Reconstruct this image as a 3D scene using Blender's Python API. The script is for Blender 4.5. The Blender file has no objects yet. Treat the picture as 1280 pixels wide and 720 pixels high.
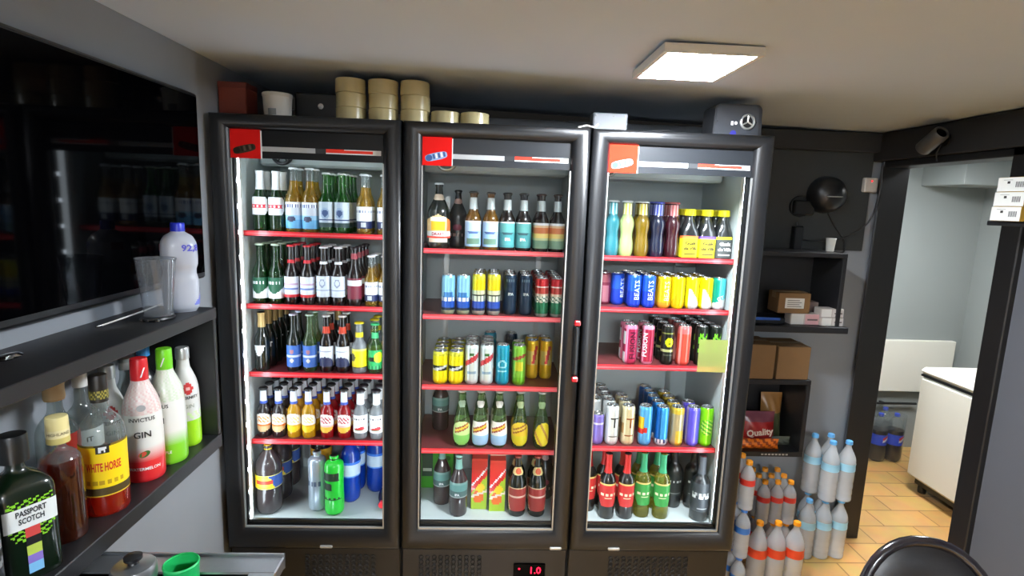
import bpy, bmesh, math, random
from mathutils import Vector, Matrix
PI = math.pi
C = bpy.context.scene.collection
SC = bpy.context.scene
random.seed(4)
H0 = 1.695                      # height of the lens over the floor; zz() turns "above the lens" into world height
def zz(v): return v + H0

# ------------------------------------------------------------------ camera
def set_camera():
    p, r, yw = 0.1531, 0.0362, 0.0452
    fwd = Vector((math.sin(yw)*math.cos(p), math.cos(yw)*math.cos(p), -math.sin(p)))
    right = Vector((math.cos(yw), -math.sin(yw), 0)); up = right.cross(fwd)
    c, s = math.cos(r), math.sin(r)
    a = right*c + up*s; b = up*c - right*s
    cd = bpy.data.cameras.new('camera'); cam = bpy.data.objects.new('camera', cd); C.objects.link(cam)
    cd.sensor_width = 36; cd.lens = 685.5/1280*36; cd.clip_start = 0.02
    m = Matrix(((a.x, b.x, -fwd.x, 0), (a.y, b.y, -fwd.y, 0), (a.z, b.z, -fwd.z, H0), (0, 0, 0, 1)))
    cam.matrix_world = m
    SC.camera = cam
set_camera()
# ------------------------------------------------------------------ light levels
LAMP_POWER = 290.0
STORE_POWER = 110.0
STRIP_POWER = 15.0
REAR_FILL_POWER = 370.0     # radiance of the added fill lamp, unseen behind the camera
LED_POWER = 60.0
WORLD = 0.010
SC.view_settings.view_transform = 'Standard'
SC.view_settings.look = 'None'
SC.view_settings.exposure = 0.0
SC.view_settings.gamma = 1.0
SC.view_settings.use_curve_mapping = False
w = bpy.data.worlds.new('world'); SC.world = w; w.use_nodes = True
w.node_tree.nodes['Background'].inputs[0].default_value = (1, .95, .88, 1)
w.node_tree.nodes['Background'].inputs[1].default_value = WORLD
cy = SC.cycles
cy.transparent_max_bounces = 40
cy.max_bounces = 10
cy.caustics_reflective = False
cy.caustics_refractive = False
cy.sample_clamp_indirect = 4.0
cy.use_denoising = True

# ------------------------------------------------------------------ colour and materials
def L(r, g, b):
    def f(c):
        c /= 255.0
        return c/12.92 if c <= .04045 else ((c+.055)/1.055)**2.4
    return (f(r), f(g), f(b), 1.0)
WHITE = L(235, 238, 238); BLACK = L(14, 14, 15)
def base_mat(name):
    m = bpy.data.materials.new(name); m.use_nodes = True
    return m, m.node_tree, m.node_tree.nodes['Principled BSDF']
def P(name, rgb, rough=.5, metal=0.0, noise=0.0, nscale=30.0, bump=0.0, spec=.5, coat=0.0, trans=0.0):
    m, nt, b = base_mat(name)
    col = L(*rgb)
    b.inputs['Base Color'].default_value = col
    b.inputs['Roughness'].default_value = rough
    b.inputs['Metallic'].default_value = metal
    b.inputs['Specular IOR Level'].default_value = spec
    b.inputs['Coat Weight'].default_value = coat
    b.inputs['Transmission Weight'].default_value = trans
    if noise or bump:
        tc = nt.nodes.new('ShaderNodeTexCoord'); n = nt.nodes.new('ShaderNodeTexNoise')
        n.inputs['Scale'].default_value = nscale; n.inputs['Detail'].default_value = 5
        nt.links.new(tc.outputs['Object'], n.inputs['Vector'])
        if noise:
            r = nt.nodes.new('ShaderNodeMapRange')
            r.inputs[3].default_value = 1-noise; r.inputs[4].default_value = 1+noise
            nt.links.new(n.outputs['Fac'], r.inputs[0])
            mx = nt.nodes.new('ShaderNodeVectorMath'); mx.operation = 'SCALE'
            mx.inputs[0].default_value = col[:3]
            nt.links.new(r.outputs[0], mx.inputs['Scale'])
            nt.links.new(mx.outputs[0], b.inputs['Base Color'])
        if bump:
            bp = nt.nodes.new('ShaderNodeBump'); bp.inputs['Strength'].default_value = bump
            bp.inputs['Distance'].default_value = .002
            nt.links.new(n.outputs['Fac'], bp.inputs['Height']); nt.links.new(bp.outputs[0], b.inputs['Normal'])
    return m
def printed(name, rough=.45, metal=0.0, coat=0.0):
    m, nt, b = base_mat(name)
    a = nt.nodes.new('ShaderNodeAttribute'); a.attribute_name = 'Col'
    nt.links.new(a.outputs['Color'], b.inputs['Base Color'])
    b.inputs['Roughness'].default_value = rough; b.inputs['Metallic'].default_value = metal
    b.inputs['Coat Weight'].default_value = coat
    return m
def see_through(name, tint, body=None, opac=.0, edge=.8, head=.05, rough=.03, power=3.2):
    """clear or tinted glass, plastic or drink: what lies behind shows through the tint, the rim mirrors the room"""
    m = bpy.data.materials.new(name); m.use_nodes = True
    nt = m.node_tree; N = nt.nodes; N.clear(); lk = nt.links.new
    out = N.new('ShaderNodeOutputMaterial')
    tr = N.new('ShaderNodeBsdfTransparent'); tr.inputs[0].default_value = L(*tint)
    gl = N.new('ShaderNodeBsdfGlossy'); gl.inputs['Roughness'].default_value = rough
    cur = tr.outputs[0]
    if body is not None and opac > 0:
        df = N.new('ShaderNodeBsdfPrincipled'); df.inputs['Base Color'].default_value = L(*body)
        df.inputs['Roughness'].default_value = .35
        mx = N.new('ShaderNodeMixShader'); mx.inputs[0].default_value = opac
        lk(cur, mx.inputs[1]); lk(df.outputs[0], mx.inputs[2]); cur = mx.outputs[0]
    lw = N.new('ShaderNodeLayerWeight'); lw.inputs[0].default_value = .5
    pw = N.new('ShaderNodeMath'); pw.operation = 'POWER'; pw.inputs[1].default_value = power
    lk(lw.outputs['Facing'], pw.inputs[0])
    ma = N.new('ShaderNodeMath'); ma.operation = 'MULTIPLY_ADD'
    ma.inputs[1].default_value = edge; ma.inputs[2].default_value = head
    lk(pw.outputs[0], ma.inputs[0])
    mx = N.new('ShaderNodeMixShader'); lk(ma.outputs[0], mx.inputs[0])
    lk(cur, mx.inputs[1]); lk(gl.outputs[0], mx.inputs[2]); lk(mx.outputs[0], out.inputs[0])
    return m
def glow(name, rgb, strength):
    m = bpy.data.materials.new(name); m.use_nodes = True
    nt = m.node_tree; N = nt.nodes; N.clear()
    out = N.new('ShaderNodeOutputMaterial'); e = N.new('ShaderNodeEmission')
    e.inputs[0].default_value = L(*rgb); e.inputs[1].default_value = strength
    nt.links.new(e.outputs[0], out.inputs[0])
    return m
M = {
 'wall': P('wall_paint', (134, 139, 145), .75, noise=.05, nscale=6, bump=.05),
 'wall_grey': P('grey_wall_paint', (84, 86, 92), .7, noise=.04, nscale=7),
 'pale_wall': P('pale_wall_paint', (214, 216, 218), .75),
 'wall_shade': P('painted_wall_shade', (44, 47, 47), .7, noise=.10, nscale=8),  # shade of the upper back wall, put into the colour
 'ceiling': P('ceiling_paint', (194, 206, 220), .85, noise=.03, nscale=3),
 'store': P('storeroom_paint', (146, 151, 148), .7, noise=.03, nscale=4),
 'black_beam': P('black_beam_paint', (30, 30, 31), .6, noise=.2, nscale=9),
 'black_trim': P('black_wood_paint', (24, 23, 23), .4, noise=.15, nscale=12),
 'black_plastic': P('black_plastic', (21, 22, 24), .36, noise=.04, nscale=60),
 'black_steel': P('black_steel', (22, 23, 24), .45, noise=.05, nscale=40),
 'black_board': P('black_board', (25, 25, 27), .42, noise=.22, nscale=35, bump=.03),
 'screen': P('dark_glass_screen', (2, 2, 3), .05, spec=.04),
 'liner': P('white_liner', (186, 196, 196), .45, noise=.02, nscale=12),
 'tray': P('dark_red_tray', (96, 42, 45), .4, noise=.1, nscale=40),
 'rail': P('red_price_rail', (214, 34, 44), .3, coat=.4),
 'rail_clear': P('pale_red_strip', (232, 92, 98), .25),
 'silver': P('silver_trim', (190, 192, 190), .32, metal=.7),
 'steel': P('brushed_steel', (168, 172, 176), .32, metal=.9, noise=.06, nscale=80),
 'chrome': P('chrome', (215, 215, 215), .15, metal=1),
 'lid': P('can_lid_metal', (205, 208, 208), .25, metal=1),
 'header': P('grey_header_film', (34, 37, 41), .4, spec=.3),
 'header_dark': P('black_header_film', (13, 14, 16), .35, spec=.3),
 'card': P('brown_cardboard', (116, 86, 52), .8, noise=.08, nscale=25),
 'white_plastic': P('white_plastic', (222, 220, 212), .4),
 'freezer': P('freezer_enamel', (232, 228, 214), .3, noise=.01, nscale=4),
 'vinyl': P('black_vinyl', (20, 19, 21), .35, bump=.15, nscale=160),
 'vinyl_rim': P('black_piping', (26, 22, 26), .2, coat=.5),
 'cable': P('black_cable', (16, 16, 16), .5),
 'grey_cable': P('pale_cable', (190, 190, 186), .5),
 'print': printed('printed_paper', .5),
 'matte_print': printed('printed_matte', .85),
 'gloss_print': printed('printed_gloss', .3, coat=.3),
 'can_print': printed('printed_can', .28, metal=.45),
 'foil': printed('printed_foil', .35, metal=.25),
 'cap': printed('cap_paint', .35),
 'tape': P('tan_tape', (196, 184, 138), .25, noise=.04, nscale=20, coat=.3),
 'core': P('cardboard_core', (120, 92, 60), .8),
 'pane': see_through('door_pane', (250, 252, 251), edge=.55, head=.018, power=5),
 'cup': see_through('clear_cup_plastic', (236, 238, 240), (220, 224, 228), .07, edge=.5, head=.03, power=2.2),
 'jug': see_through('milky_plastic', (220, 224, 232), (206, 212, 224), .72, edge=.2, head=.03),
 'green': see_through('green_glass', (104, 172, 76), (16, 66, 20), .26),
 'bright_green': see_through('bright_green_glass', (110, 200, 74), (30, 110, 24), .26),
 'dark_green': see_through('dark_green_glass', (58, 84, 36), (10, 22, 10), .55),
 'brown': see_through('brown_glass', (88, 44, 26), (26, 12, 9), .55),
 'gold': see_through('clear_glass_golden_beer', (236, 214, 110), (196, 156, 50), .26),
 'amber': see_through('amber_glass', (206, 156, 50), (140, 98, 20), .36),
 'clear': see_through('clear_glass', (232, 238, 236), (186, 194, 194), .12, edge=.7),
 'frost': see_through('clear_drink_glass', (220, 226, 226), (178, 184, 188), .42),
 'lime': see_through('pale_green_glass', (196, 222, 176), (110, 140, 90), .16),
 'cola': see_through('dark_drink', (66, 40, 40), (34, 20, 22), .6),
 'yellow': see_through('yellow_drink', (246, 206, 40), (226, 174, 10), .55),
 'red': see_through('red_drink', (220, 30, 34), (176, 12, 22), .55),
 'teal': see_through('teal_drink', (112, 196, 204), (52, 142, 156), .5),
 'milky': see_through('pale_green_drink', (206, 220, 160), (182, 200, 130), .62),
 'mustard': see_through('golden_drink', (190, 166, 50), (140, 112, 18), .5),
 'navy': see_through('navy_drink', (60, 72, 120), (18, 26, 54), .6),
 'wine_red': see_through('dark_red_drink', (120, 40, 52), (62, 16, 28), .6),
 'wine_dark': see_through('dark_wine_glass', (34, 26, 26), (15, 13, 14), .75),
 'wine_white': see_through('white_wine_glass', (222, 218, 120), (150, 150, 56), .26),
 'black_glass': see_through('black_glass', (40, 44, 46), (24, 27, 29), .8),
 'tea': see_through('iced_tea', (110, 88, 86), (70, 58, 60), .55),
 'silver_pet': P('silver_bottle_sleeve', (176, 188, 200), .28, metal=.45),
 'green_pet': P('green_bottle_sleeve', (36, 190, 52), .3, coat=.3),
 'blue_pet': see_through('blue_drink', (40, 110, 226), (14, 74, 196), .6),
 'water': see_through('water_bottle', (242, 244, 245), (240, 243, 245), .38, edge=.7),
 'water_film': see_through('shrink_film', (246, 248, 250), (220, 226, 230), .05, edge=.5, power=3),
 'whisky': see_through('whisky', (206, 120, 46), (90, 38, 10), .3),
 'whisky_red': see_through('red_amber_whisky', (230, 90, 40), (180, 34, 8), .4),
 'whisky_green': see_through('green_whisky_glass', (36, 70, 34), (8, 28, 10), .62),
 'gin_white': P('frosted_white_bottle', (214, 216, 212), .3, coat=.3),
 'coke': see_through('cola', (40, 24, 22), (20, 12, 12), .75),
}
M['matte_print'].node_tree.nodes['Principled BSDF'].inputs['Specular IOR Level'].default_value = .08
# floor tiles, laid as offset oblong tiles
def tile_mat():
    m, nt, b = base_mat('orange_floor_tile')
    tc = nt.nodes.new('ShaderNodeTexCoord'); br = nt.nodes.new('ShaderNodeTexBrick')
    nt.links.new(tc.outputs['Object'], br.inputs['Vector'])
    br.inputs['Color1'].default_value = L(204, 160, 96); br.inputs['Color2'].default_value = L(186, 144, 84)
    br.inputs['Mortar'].default_value = L(140, 104, 60)
    br.inputs['Scale'].default_value = 1.0; br.inputs['Mortar Size'].default_value = .004
    br.inputs['Brick Width'].default_value = .32; br.inputs['Row Height'].default_value = .16
    n = nt.nodes.new('ShaderNodeTexNoise'); n.inputs['Scale'].default_value = 9
    nt.links.new(tc.outputs['Object'], n.inputs['Vector'])
    mx = nt.nodes.new('ShaderNodeMix'); mx.data_type = 'RGBA'; mx.blend_type = 'OVERLAY'
    mx.inputs[0].default_value = .25
    nt.links.new(br.outputs['Color'], mx.inputs[6]); nt.links.new(n.outputs['Color'], mx.inputs[7])
    nt.links.new(mx.outputs[2], b.inputs['Base Color'])
    b.inputs['Roughness'].default_value = .3
    return m
M['tile'] = tile_mat()
M['lamp'] = glow('lamp_diffuser', (240, 247, 255), LAMP_POWER)
M['rear_fill'] = glow('rear_fill_diffuser', (240, 247, 255), REAR_FILL_POWER)
M['store_lamp'] = glow('storeroom_diffuser', (246, 250, 255), STORE_POWER)
M['strip'] = glow('led_strip_diffuser', (232, 244, 255), STRIP_POWER)
M['strip_dim'] = glow('dim_led_diffuser', (232, 244, 255), STRIP_POWER*.45)
M['chip'] = glow('led_chip', (228, 240, 255), LED_POWER)  # for the LED chips and the added glints on the cooler floor
M['digit'] = glow('red_digit', (255, 30, 60), 4.0)
M['red_led'] = glow('red_pilot_led', (255, 30, 40), 3.0)

# ------------------------------------------------------------------ mesh builder
class MB:
    def __init__(s): s.v = []; s.f = []; s.m = []; s.c = []
    def face(s, idx, mat=0, col=None): s.f.append(tuple(idx)); s.m.append(mat); s.c.append(col)
    def quad(s, a, b, c, d, mat=0, col=None):
        n = len(s.v); s.v += [a, b, c, d]; s.face((n, n+1, n+2, n+3), mat, col)
    def box(s, x0, x1, y0, y1, z0, z1, mat=0, col=None, bev=0.0):
        if bev > 0:
            b = min(bev, (x1-x0)*.45, (y1-y0)*.45, (z1-z0)*.45)
            P_ = lambda i, j, k, ax: ((x0, x1)[i] + (0 if ax == 0 else (b, -b)[i]), (y0, y1)[j] + (0 if ax == 1 else (b, -b)[j]), (z0, z1)[k] + (0 if ax == 2 else (b, -b)[k]))
            n = len(s.v); ids = {}
            for i in (0, 1):
                for j in (0, 1):
                    for k in (0, 1):
                        for ax in (0, 1, 2):
                            ids[i, j, k, ax] = len(s.v); s.v.append(P_(i, j, k, ax))
            for i in (0, 1):
                q = [ids[i, 0, 0, 0], ids[i, 1, 0, 0], ids[i, 1, 1, 0], ids[i, 0, 1, 0]]; s.face(q if i else q[::-1], mat, col)
                q = [ids[0, i, 0, 1], ids[1, i, 0, 1], ids[1, i, 1, 1], ids[0, i, 1, 1]]; s.face(q[::-1] if i else q, mat, col)
                q = [ids[0, 0, i, 2], ids[1, 0, i, 2], ids[1, 1, i, 2], ids[0, 1, i, 2]]; s.face(q if i else q[::-1], mat, col)
            for i in (0, 1):
                for j in (0, 1):
                    s.face((ids[i, j, 0, 0], ids[i, j, 1, 0], ids[i, j, 1, 1], ids[i, j, 0, 1]), mat, col)
                    s.face((ids[i, 0, j, 0], ids[i, 1, j, 0], ids[i, 1, j, 2], ids[i, 0, j, 2]), mat, col)
                    s.face((ids[0, i, j, 1], ids[1, i, j, 1], ids[1, i, j, 2], ids[0, i, j, 2]), mat, col)
                    for k in (0, 1): s.face((ids[i, j, k, 0], ids[i, j, k, 1], ids[i, j, k, 2]), mat, col)
            return s
        n = len(s.v)
        s.v += [(x0, y0, z0), (x1, y0, z0), (x1, y1, z0), (x0, y1, z0), (x0, y0, z1), (x1, y0, z1), (x1, y1, z1), (x0, y1, z1)]
        for q in ((3, 2, 1, 0), (4, 5, 6, 7), (0, 1, 5, 4), (1, 2, 6, 5), (2, 3, 7, 6), (3, 0, 4, 7)): s.face([n+i for i in q], mat, col)
        return s
    def lathe(s, prof, seg=24, mat=0, paint=None, shape=None, o=(0, 0, 0), axis='z', closed=True, u0=-2, u1=2):
        """prof (r, z) pairs; theta 0 faces -y; paint(u, v, z) with u = theta/(pi/2), v the fraction of the height"""
        n0 = len(s.v); full = abs((u1-u0)-4) < 1e-6
        cols = seg if full else seg+1
        zmin = prof[0][1]; zmax = prof[-1][1]; dz = (zmax-zmin) or 1
        def put(x, y, z):
            if axis == 'z': return (o[0]+x, o[1]+y, o[2]+z)
            if axis == 'y': return (o[0]+x, o[1]-z, o[2]-y)      # axis along -y
            return (o[0]+z, o[1]+y, o[2]-x)                      # axis along +x
        for r, z in prof:
            for i in range(cols):
                th = (u0+(u1-u0)*i/seg)*PI/2
                k = r*(shape(th, z) if shape else 1)
                s.v.append(put(k*math.sin(th), -k*math.cos(th), z))
        for j in range(len(prof)-1):
            for i in range(seg):
                a = n0+j*cols+i; b = n0+j*cols+(i+1) % cols
                c_ = b+cols; d = a+cols
                col = None
                if paint:
                    u = u0+(u1-u0)*(i+.5)/seg; zc = (prof[j][1]+prof[j+1][1])/2
                    col = paint(u, (zc-zmin)/dz, zc)
                    if col is None: continue
                s.face((a, b, c_, d), mat, col)
        return s
    def tube(s, pts, r, seg=8, mat=0, col=None):
        pts = [Vector(p) for p in pts]; n0 = len(s.v); k = len(pts)
        up = Vector((0, 0, 1))
        for i, p in enumerate(pts):
            t = (pts[min(i+1, k-1)]-pts[max(i-1, 0)]).normalized()
            a = t.cross(up)
            if a.length < 1e-3: a = t.cross(Vector((1, 0, 0)))
            a.normalize(); b = t.cross(a)
            rr = r[i] if isinstance(r, (list, tuple)) else r
            for j in range(seg):
                an = 2*PI*j/seg
                s.v.append(tuple(p+a*rr*math.cos(an)+b*rr*math.sin(an)))
        for i in range(k-1):
            for j in range(seg):
                a = n0+i*seg+j; b = n0+i*seg+(j+1) % seg
                s.face((a, b, b+seg, a+seg), mat, col)
        s.face([n0+j for j in range(seg)][::-1], mat, col); s.face([n0+(k-1)*seg+j for j in range(seg)], mat, col)
        return s
    def prism(s, outline, y0, y1, mat=0, col=None):
        """outline of (x, z) pulled from y0 to y1"""
        n = len(s.v); k = len(outline)
        for y in (y0, y1):
            for x, z in outline: s.v.append((x, y, z))
        s.face(list(range(n, n+k)), mat, col); s.face(list(range(n+k, n+2*k))[::-1], mat, col)
        for i in range(k):
            j = (i+1) % k; s.face((n+j, n+i, n+k+i, n+k+j), mat, col)
        return s
    def disc(s, o, r, seg=20, mat=0, col=None, axis='z', r0=0.0):
        n = len(s.v)
        for i in range(seg):
            th = 2*PI*i/seg; c_, n_ = math.cos(th), math.sin(th)
            for q in ((r,) if r0 == 0 else (r, r0)):
                s.v.append((o[0]+q*c_, o[1]+q*n_, o[2]) if axis == 'z' else (o[0]+q*c_, o[1], o[2]+q*n_) if axis == 'y' else (o[0], o[1]+q*c_, o[2]+q*n_))
        if r0 == 0: s.face([n+i for i in range(seg)], mat, col)
        else:
            for i in range(seg):
                j = (i+1) % seg; s.face((n+2*i, n+2*j, n+2*j+1, n+2*i+1), mat, col)
        return s
    def move(s, mtx, start=0):
        for i in range(start, len(s.v)): s.v[i] = tuple(mtx @ Vector(s.v[i]))
        return s
    def build(s, name, mats, parent=None, smooth=False, angle=40):
        me = bpy.data.meshes.new(name)
        me.from_pydata(s.v, [], s.f)
        for m in (mats if isinstance(mats, (list, tuple)) else [mats]): me.materials.append(M[m] if isinstance(m, str) else m)
        for p, mi in zip(me.polygons, s.m): p.material_index = mi
        if any(c is not None for c in s.c):
            at = me.color_attributes.new('Col', 'FLOAT_COLOR', 'CORNER')
            for p, c in zip(me.polygons, s.c):
                c = c or WHITE
                for li in p.loop_indices: at.data[li].color = c
        if smooth:
            me.shade_smooth()
            me.set_sharp_from_angle(angle=math.radians(angle))
        me.update()
        o = bpy.data.objects.new(name, me); C.objects.link(o)
        if parent is not None: o.parent = parent
        return o
_tx = {}
def text_mesh(s, size, bold=0.0):
    k = (s, round(size, 5), bold)
    if k not in _tx:
        cu = bpy.data.curves.new('lettering', 'FONT'); cu.body = s; cu.size = size; cu.align_x = 'CENTER'; cu.align_y = 'CENTER'
        cu.offset = bold*size; cu.resolution_u = 2
        ob = bpy.data.objects.new('lettering', cu); C.objects.link(ob)
        dg = bpy.context.evaluated_depsgraph_get(); me = ob.evaluated_get(dg).to_mesh()
        bm = bmesh.new(); bm.from_mesh(me)
        if bm.verts:                # cut fine enough to bend round a bottle
            for ax in (0, 1):
                lo = min(v.co[ax] for v in bm.verts); hi = max(v.co[ax] for v in bm.verts); q = lo+size*.13
                while q < hi:
                    p = Vector((0, 0, 0)); p[ax] = q; n_ = Vector((0, 0, 0)); n_[ax] = 1
                    bmesh.ops.bisect_plane(bm, geom=bm.verts[:]+bm.edges[:]+bm.faces[:], dist=1e-6, plane_co=p, plane_no=n_); q += size*.13
        bm.verts.index_update()
        _tx[k] = ([tuple(v.co) for v in bm.verts], [tuple(v.index for v in f.verts) for f in bm.faces]); bm.free()
        bpy.data.objects.remove(ob); bpy.data.curves.remove(cu)
    return _tx[k]
def add_text(mb, s, size, put, col, mat=0, bold=.02, rot=0.0, stretch=1.0):
    """put(x, y) takes a letter point to its place"""
    vs, fs = text_mesh(s, size, bold); n = len(mb.v); c_, s_ = math.cos(rot), math.sin(rot)
    for x, y, _ in vs:
        x *= stretch
        mb.v.append(put(x*c_-y*s_, x*s_+y*c_))
    for f in fs: mb.face([n+i for i in f], mat, col)
def thing(name, label, cat, loc=(0, 0, 0), rotz=0.0, group=None):
    o = bpy.data.objects.new(name, None); C.objects.link(o); o.empty_display_size = .05
    o.location = loc; o.rotation_euler = (0, 0, rotz)
    o['label'] = label; o['category'] = cat
    if group: o['group'] = group
    return o
def tag(o, label, cat, group=None):
    o['label'] = label; o['category'] = cat
    if group: o['group'] = group
    return o
def struct(name, mb, mat, **k):
    o = mb.build(name, mat, **k); o['kind'] = 'structure'; return o
def dup(root):
    r = root.copy(); C.objects.link(r)
    for ch in list(root.children):
        c_ = ch.copy(); C.objects.link(c_); c_.parent = r
        for g in list(ch.children):
            d = g.copy(); C.objects.link(d); d.parent = c_
    return r

# ------------------------------------------------------------------ the room
XL, XR, YB, YN = -1.0, 1.90, 2.66, -2.8
def ceil_z(x): return zz(.463-.0235*(x-XL))
floor = struct('floor', MB().box(XL-.1, 3.6, YN-.1, 3.9, -.06, 0), 'tile')
mb = MB(); n = len(mb.v)
x0, x1 = XL-.1, XR+.1
mb.v += [(x0, YN-.1, ceil_z(x0)), (x1, YN-.1, ceil_z(x1)), (x1, YB+.1, ceil_z(x1)), (x0, YB+.1, ceil_z(x0))]
mb.v += [(a, b, c_+.06) for a, b, c_ in mb.v[:4]]
for q in ((0, 1, 2, 3), (7, 6, 5, 4), (0, 4, 5, 1), (1, 5, 6, 2), (2, 6, 7, 3), (3, 7, 4, 0)): mb.face(q)
struct('ceiling', mb, 'ceiling')
def wall_box(name, *a, mat='wall'):
    return struct(name, MB().box(*a), mat)
wall_box('wall_left', XL-.1, XL, YN-.1, YB+.1, 0, ceil_z(XL)-.0)
wall_box('wall_back', XL, XR, YB, YB+.1, 0, zz(.392))
wall_box('wall_front', XL, XR, YN-.1, YN, 0, zz(.392), mat='pale_wall')
DY0, DY1, DZ = 1.95, 2.615, zz(.262)          # doorway in the wall on the doorway side
wr = MB(); wr.box(XR, XR+.1, YN, DY0, 0, zz(.392)); wr.box(XR, XR+.1, DY0, DY1, DZ, zz(.392)); wr.box(XR, XR+.1, DY1, YB+.1, 0, zz(.392))
struct('wall_right', wr, 'wall_grey')
struct('wall_shade_panel', MB().box(1.03, 1.852, YB-.010, YB, zz(-.172), zz(.305)), 'wall_shade')  # thin dark panel standing in for the shade on the upper back wall
# black beam round the top of the walls, black casing of the doorway
struct('trim_1', MB().box(1.035, XR-.012, YB-.05, YB, zz(.302), zz(.392), bev=.004), 'black_beam')
struct('trim_2', MB().box(XR-.05, XR, YN, YB, zz(.262), zz(.392), bev=.004), 'black_beam')
t3 = MB()
t3.box(XR-.03, XR+.105, DY1-.012, YB-.052, 0, DZ, bev=.004)
t3.box(XR-.022, XR+.012, DY0-.075, DY0+.006, 0, DZ, bev=.004)
t3.box(XR-.022, XR+.105, DY0-.075, DY1-.012, DZ-.03, DZ+.0, bev=.004)
struct('door_frame', t3, 'black_trim')
# storeroom behind the doorway
SX, SY = 3.45, 3.75
wall_box('wall_storeroom_back', XR+.1, SX+.1, SY, SY+.1, 0, zz(.42), mat='store')
wall_box('wall_storeroom_side', SX, SX+.1, YB-1.6, SY, 0, zz(.42), mat='store')
wall_box('wall_storeroom_near', XR+.1, SX, YB-1.7, YB-1.6, 0, zz(.42), mat='store')
wall_box('wall_storeroom_left', XR, XR+.1, YB+.1, SY, 0, zz(.42), mat='store')
wall_box('ceiling_storeroom', XR+.1, SX+.1, YB-1.7, SY+.1, zz(.42), zz(.48), mat='ceiling')
struct('trim_4', MB().box(2.98, SX-.001, 3.40, SY-.001, zz(.22), zz(.419), bev=.003), 'store')

# ------------------------------------------------------------------ ceiling lamps
def panel_lamp(x, y, wx, wy, zc, label, mat, group=None):
    t = thing('ceiling_lamp', label, 'lamp', (x, y, zc), 0, group)
    f = MB(); h = .024
    for a in ((-wx/2-.014, wx/2+.014, -wy/2-.014, -wy/2), (-wx/2-.014, wx/2+.014, wy/2, wy/2+.014), (-wx/2-.014, -wx/2, -wy/2, wy/2), (wx/2, wx/2+.014, -wy/2, wy/2)):
        f.box(a[0], a[1], a[2], a[3], -h, -.002)
    f.box(-wx/2, wx/2, -wy/2, wy/2, -.012, -.002)
    f.build('lamp_frame', 'white_plastic', t)
    MB().box(-wx/2, wx/2, -wy/2, wy/2, -h+.002, -.014).build('diffuser', mat, t)
    return t
tl = panel_lamp(.565, 1.62, .235, .29, ceil_z(.565)-.004, 'glowing square panel lamp on the ceiling in front of the coolers', 'lamp')
panel_lamp(.2, -1.8, .6, .3, ceil_z(.2)-.004, 'added fill lamp panel on the ceiling behind the camera, out of view', 'rear_fill')  # added out of view to brighten the ceiling and walls
panel_lamp(2.36, 2.75, .3, .5, zz(.418), 'long bright panel lamp on the storeroom ceiling', 'store_lamp')

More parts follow.
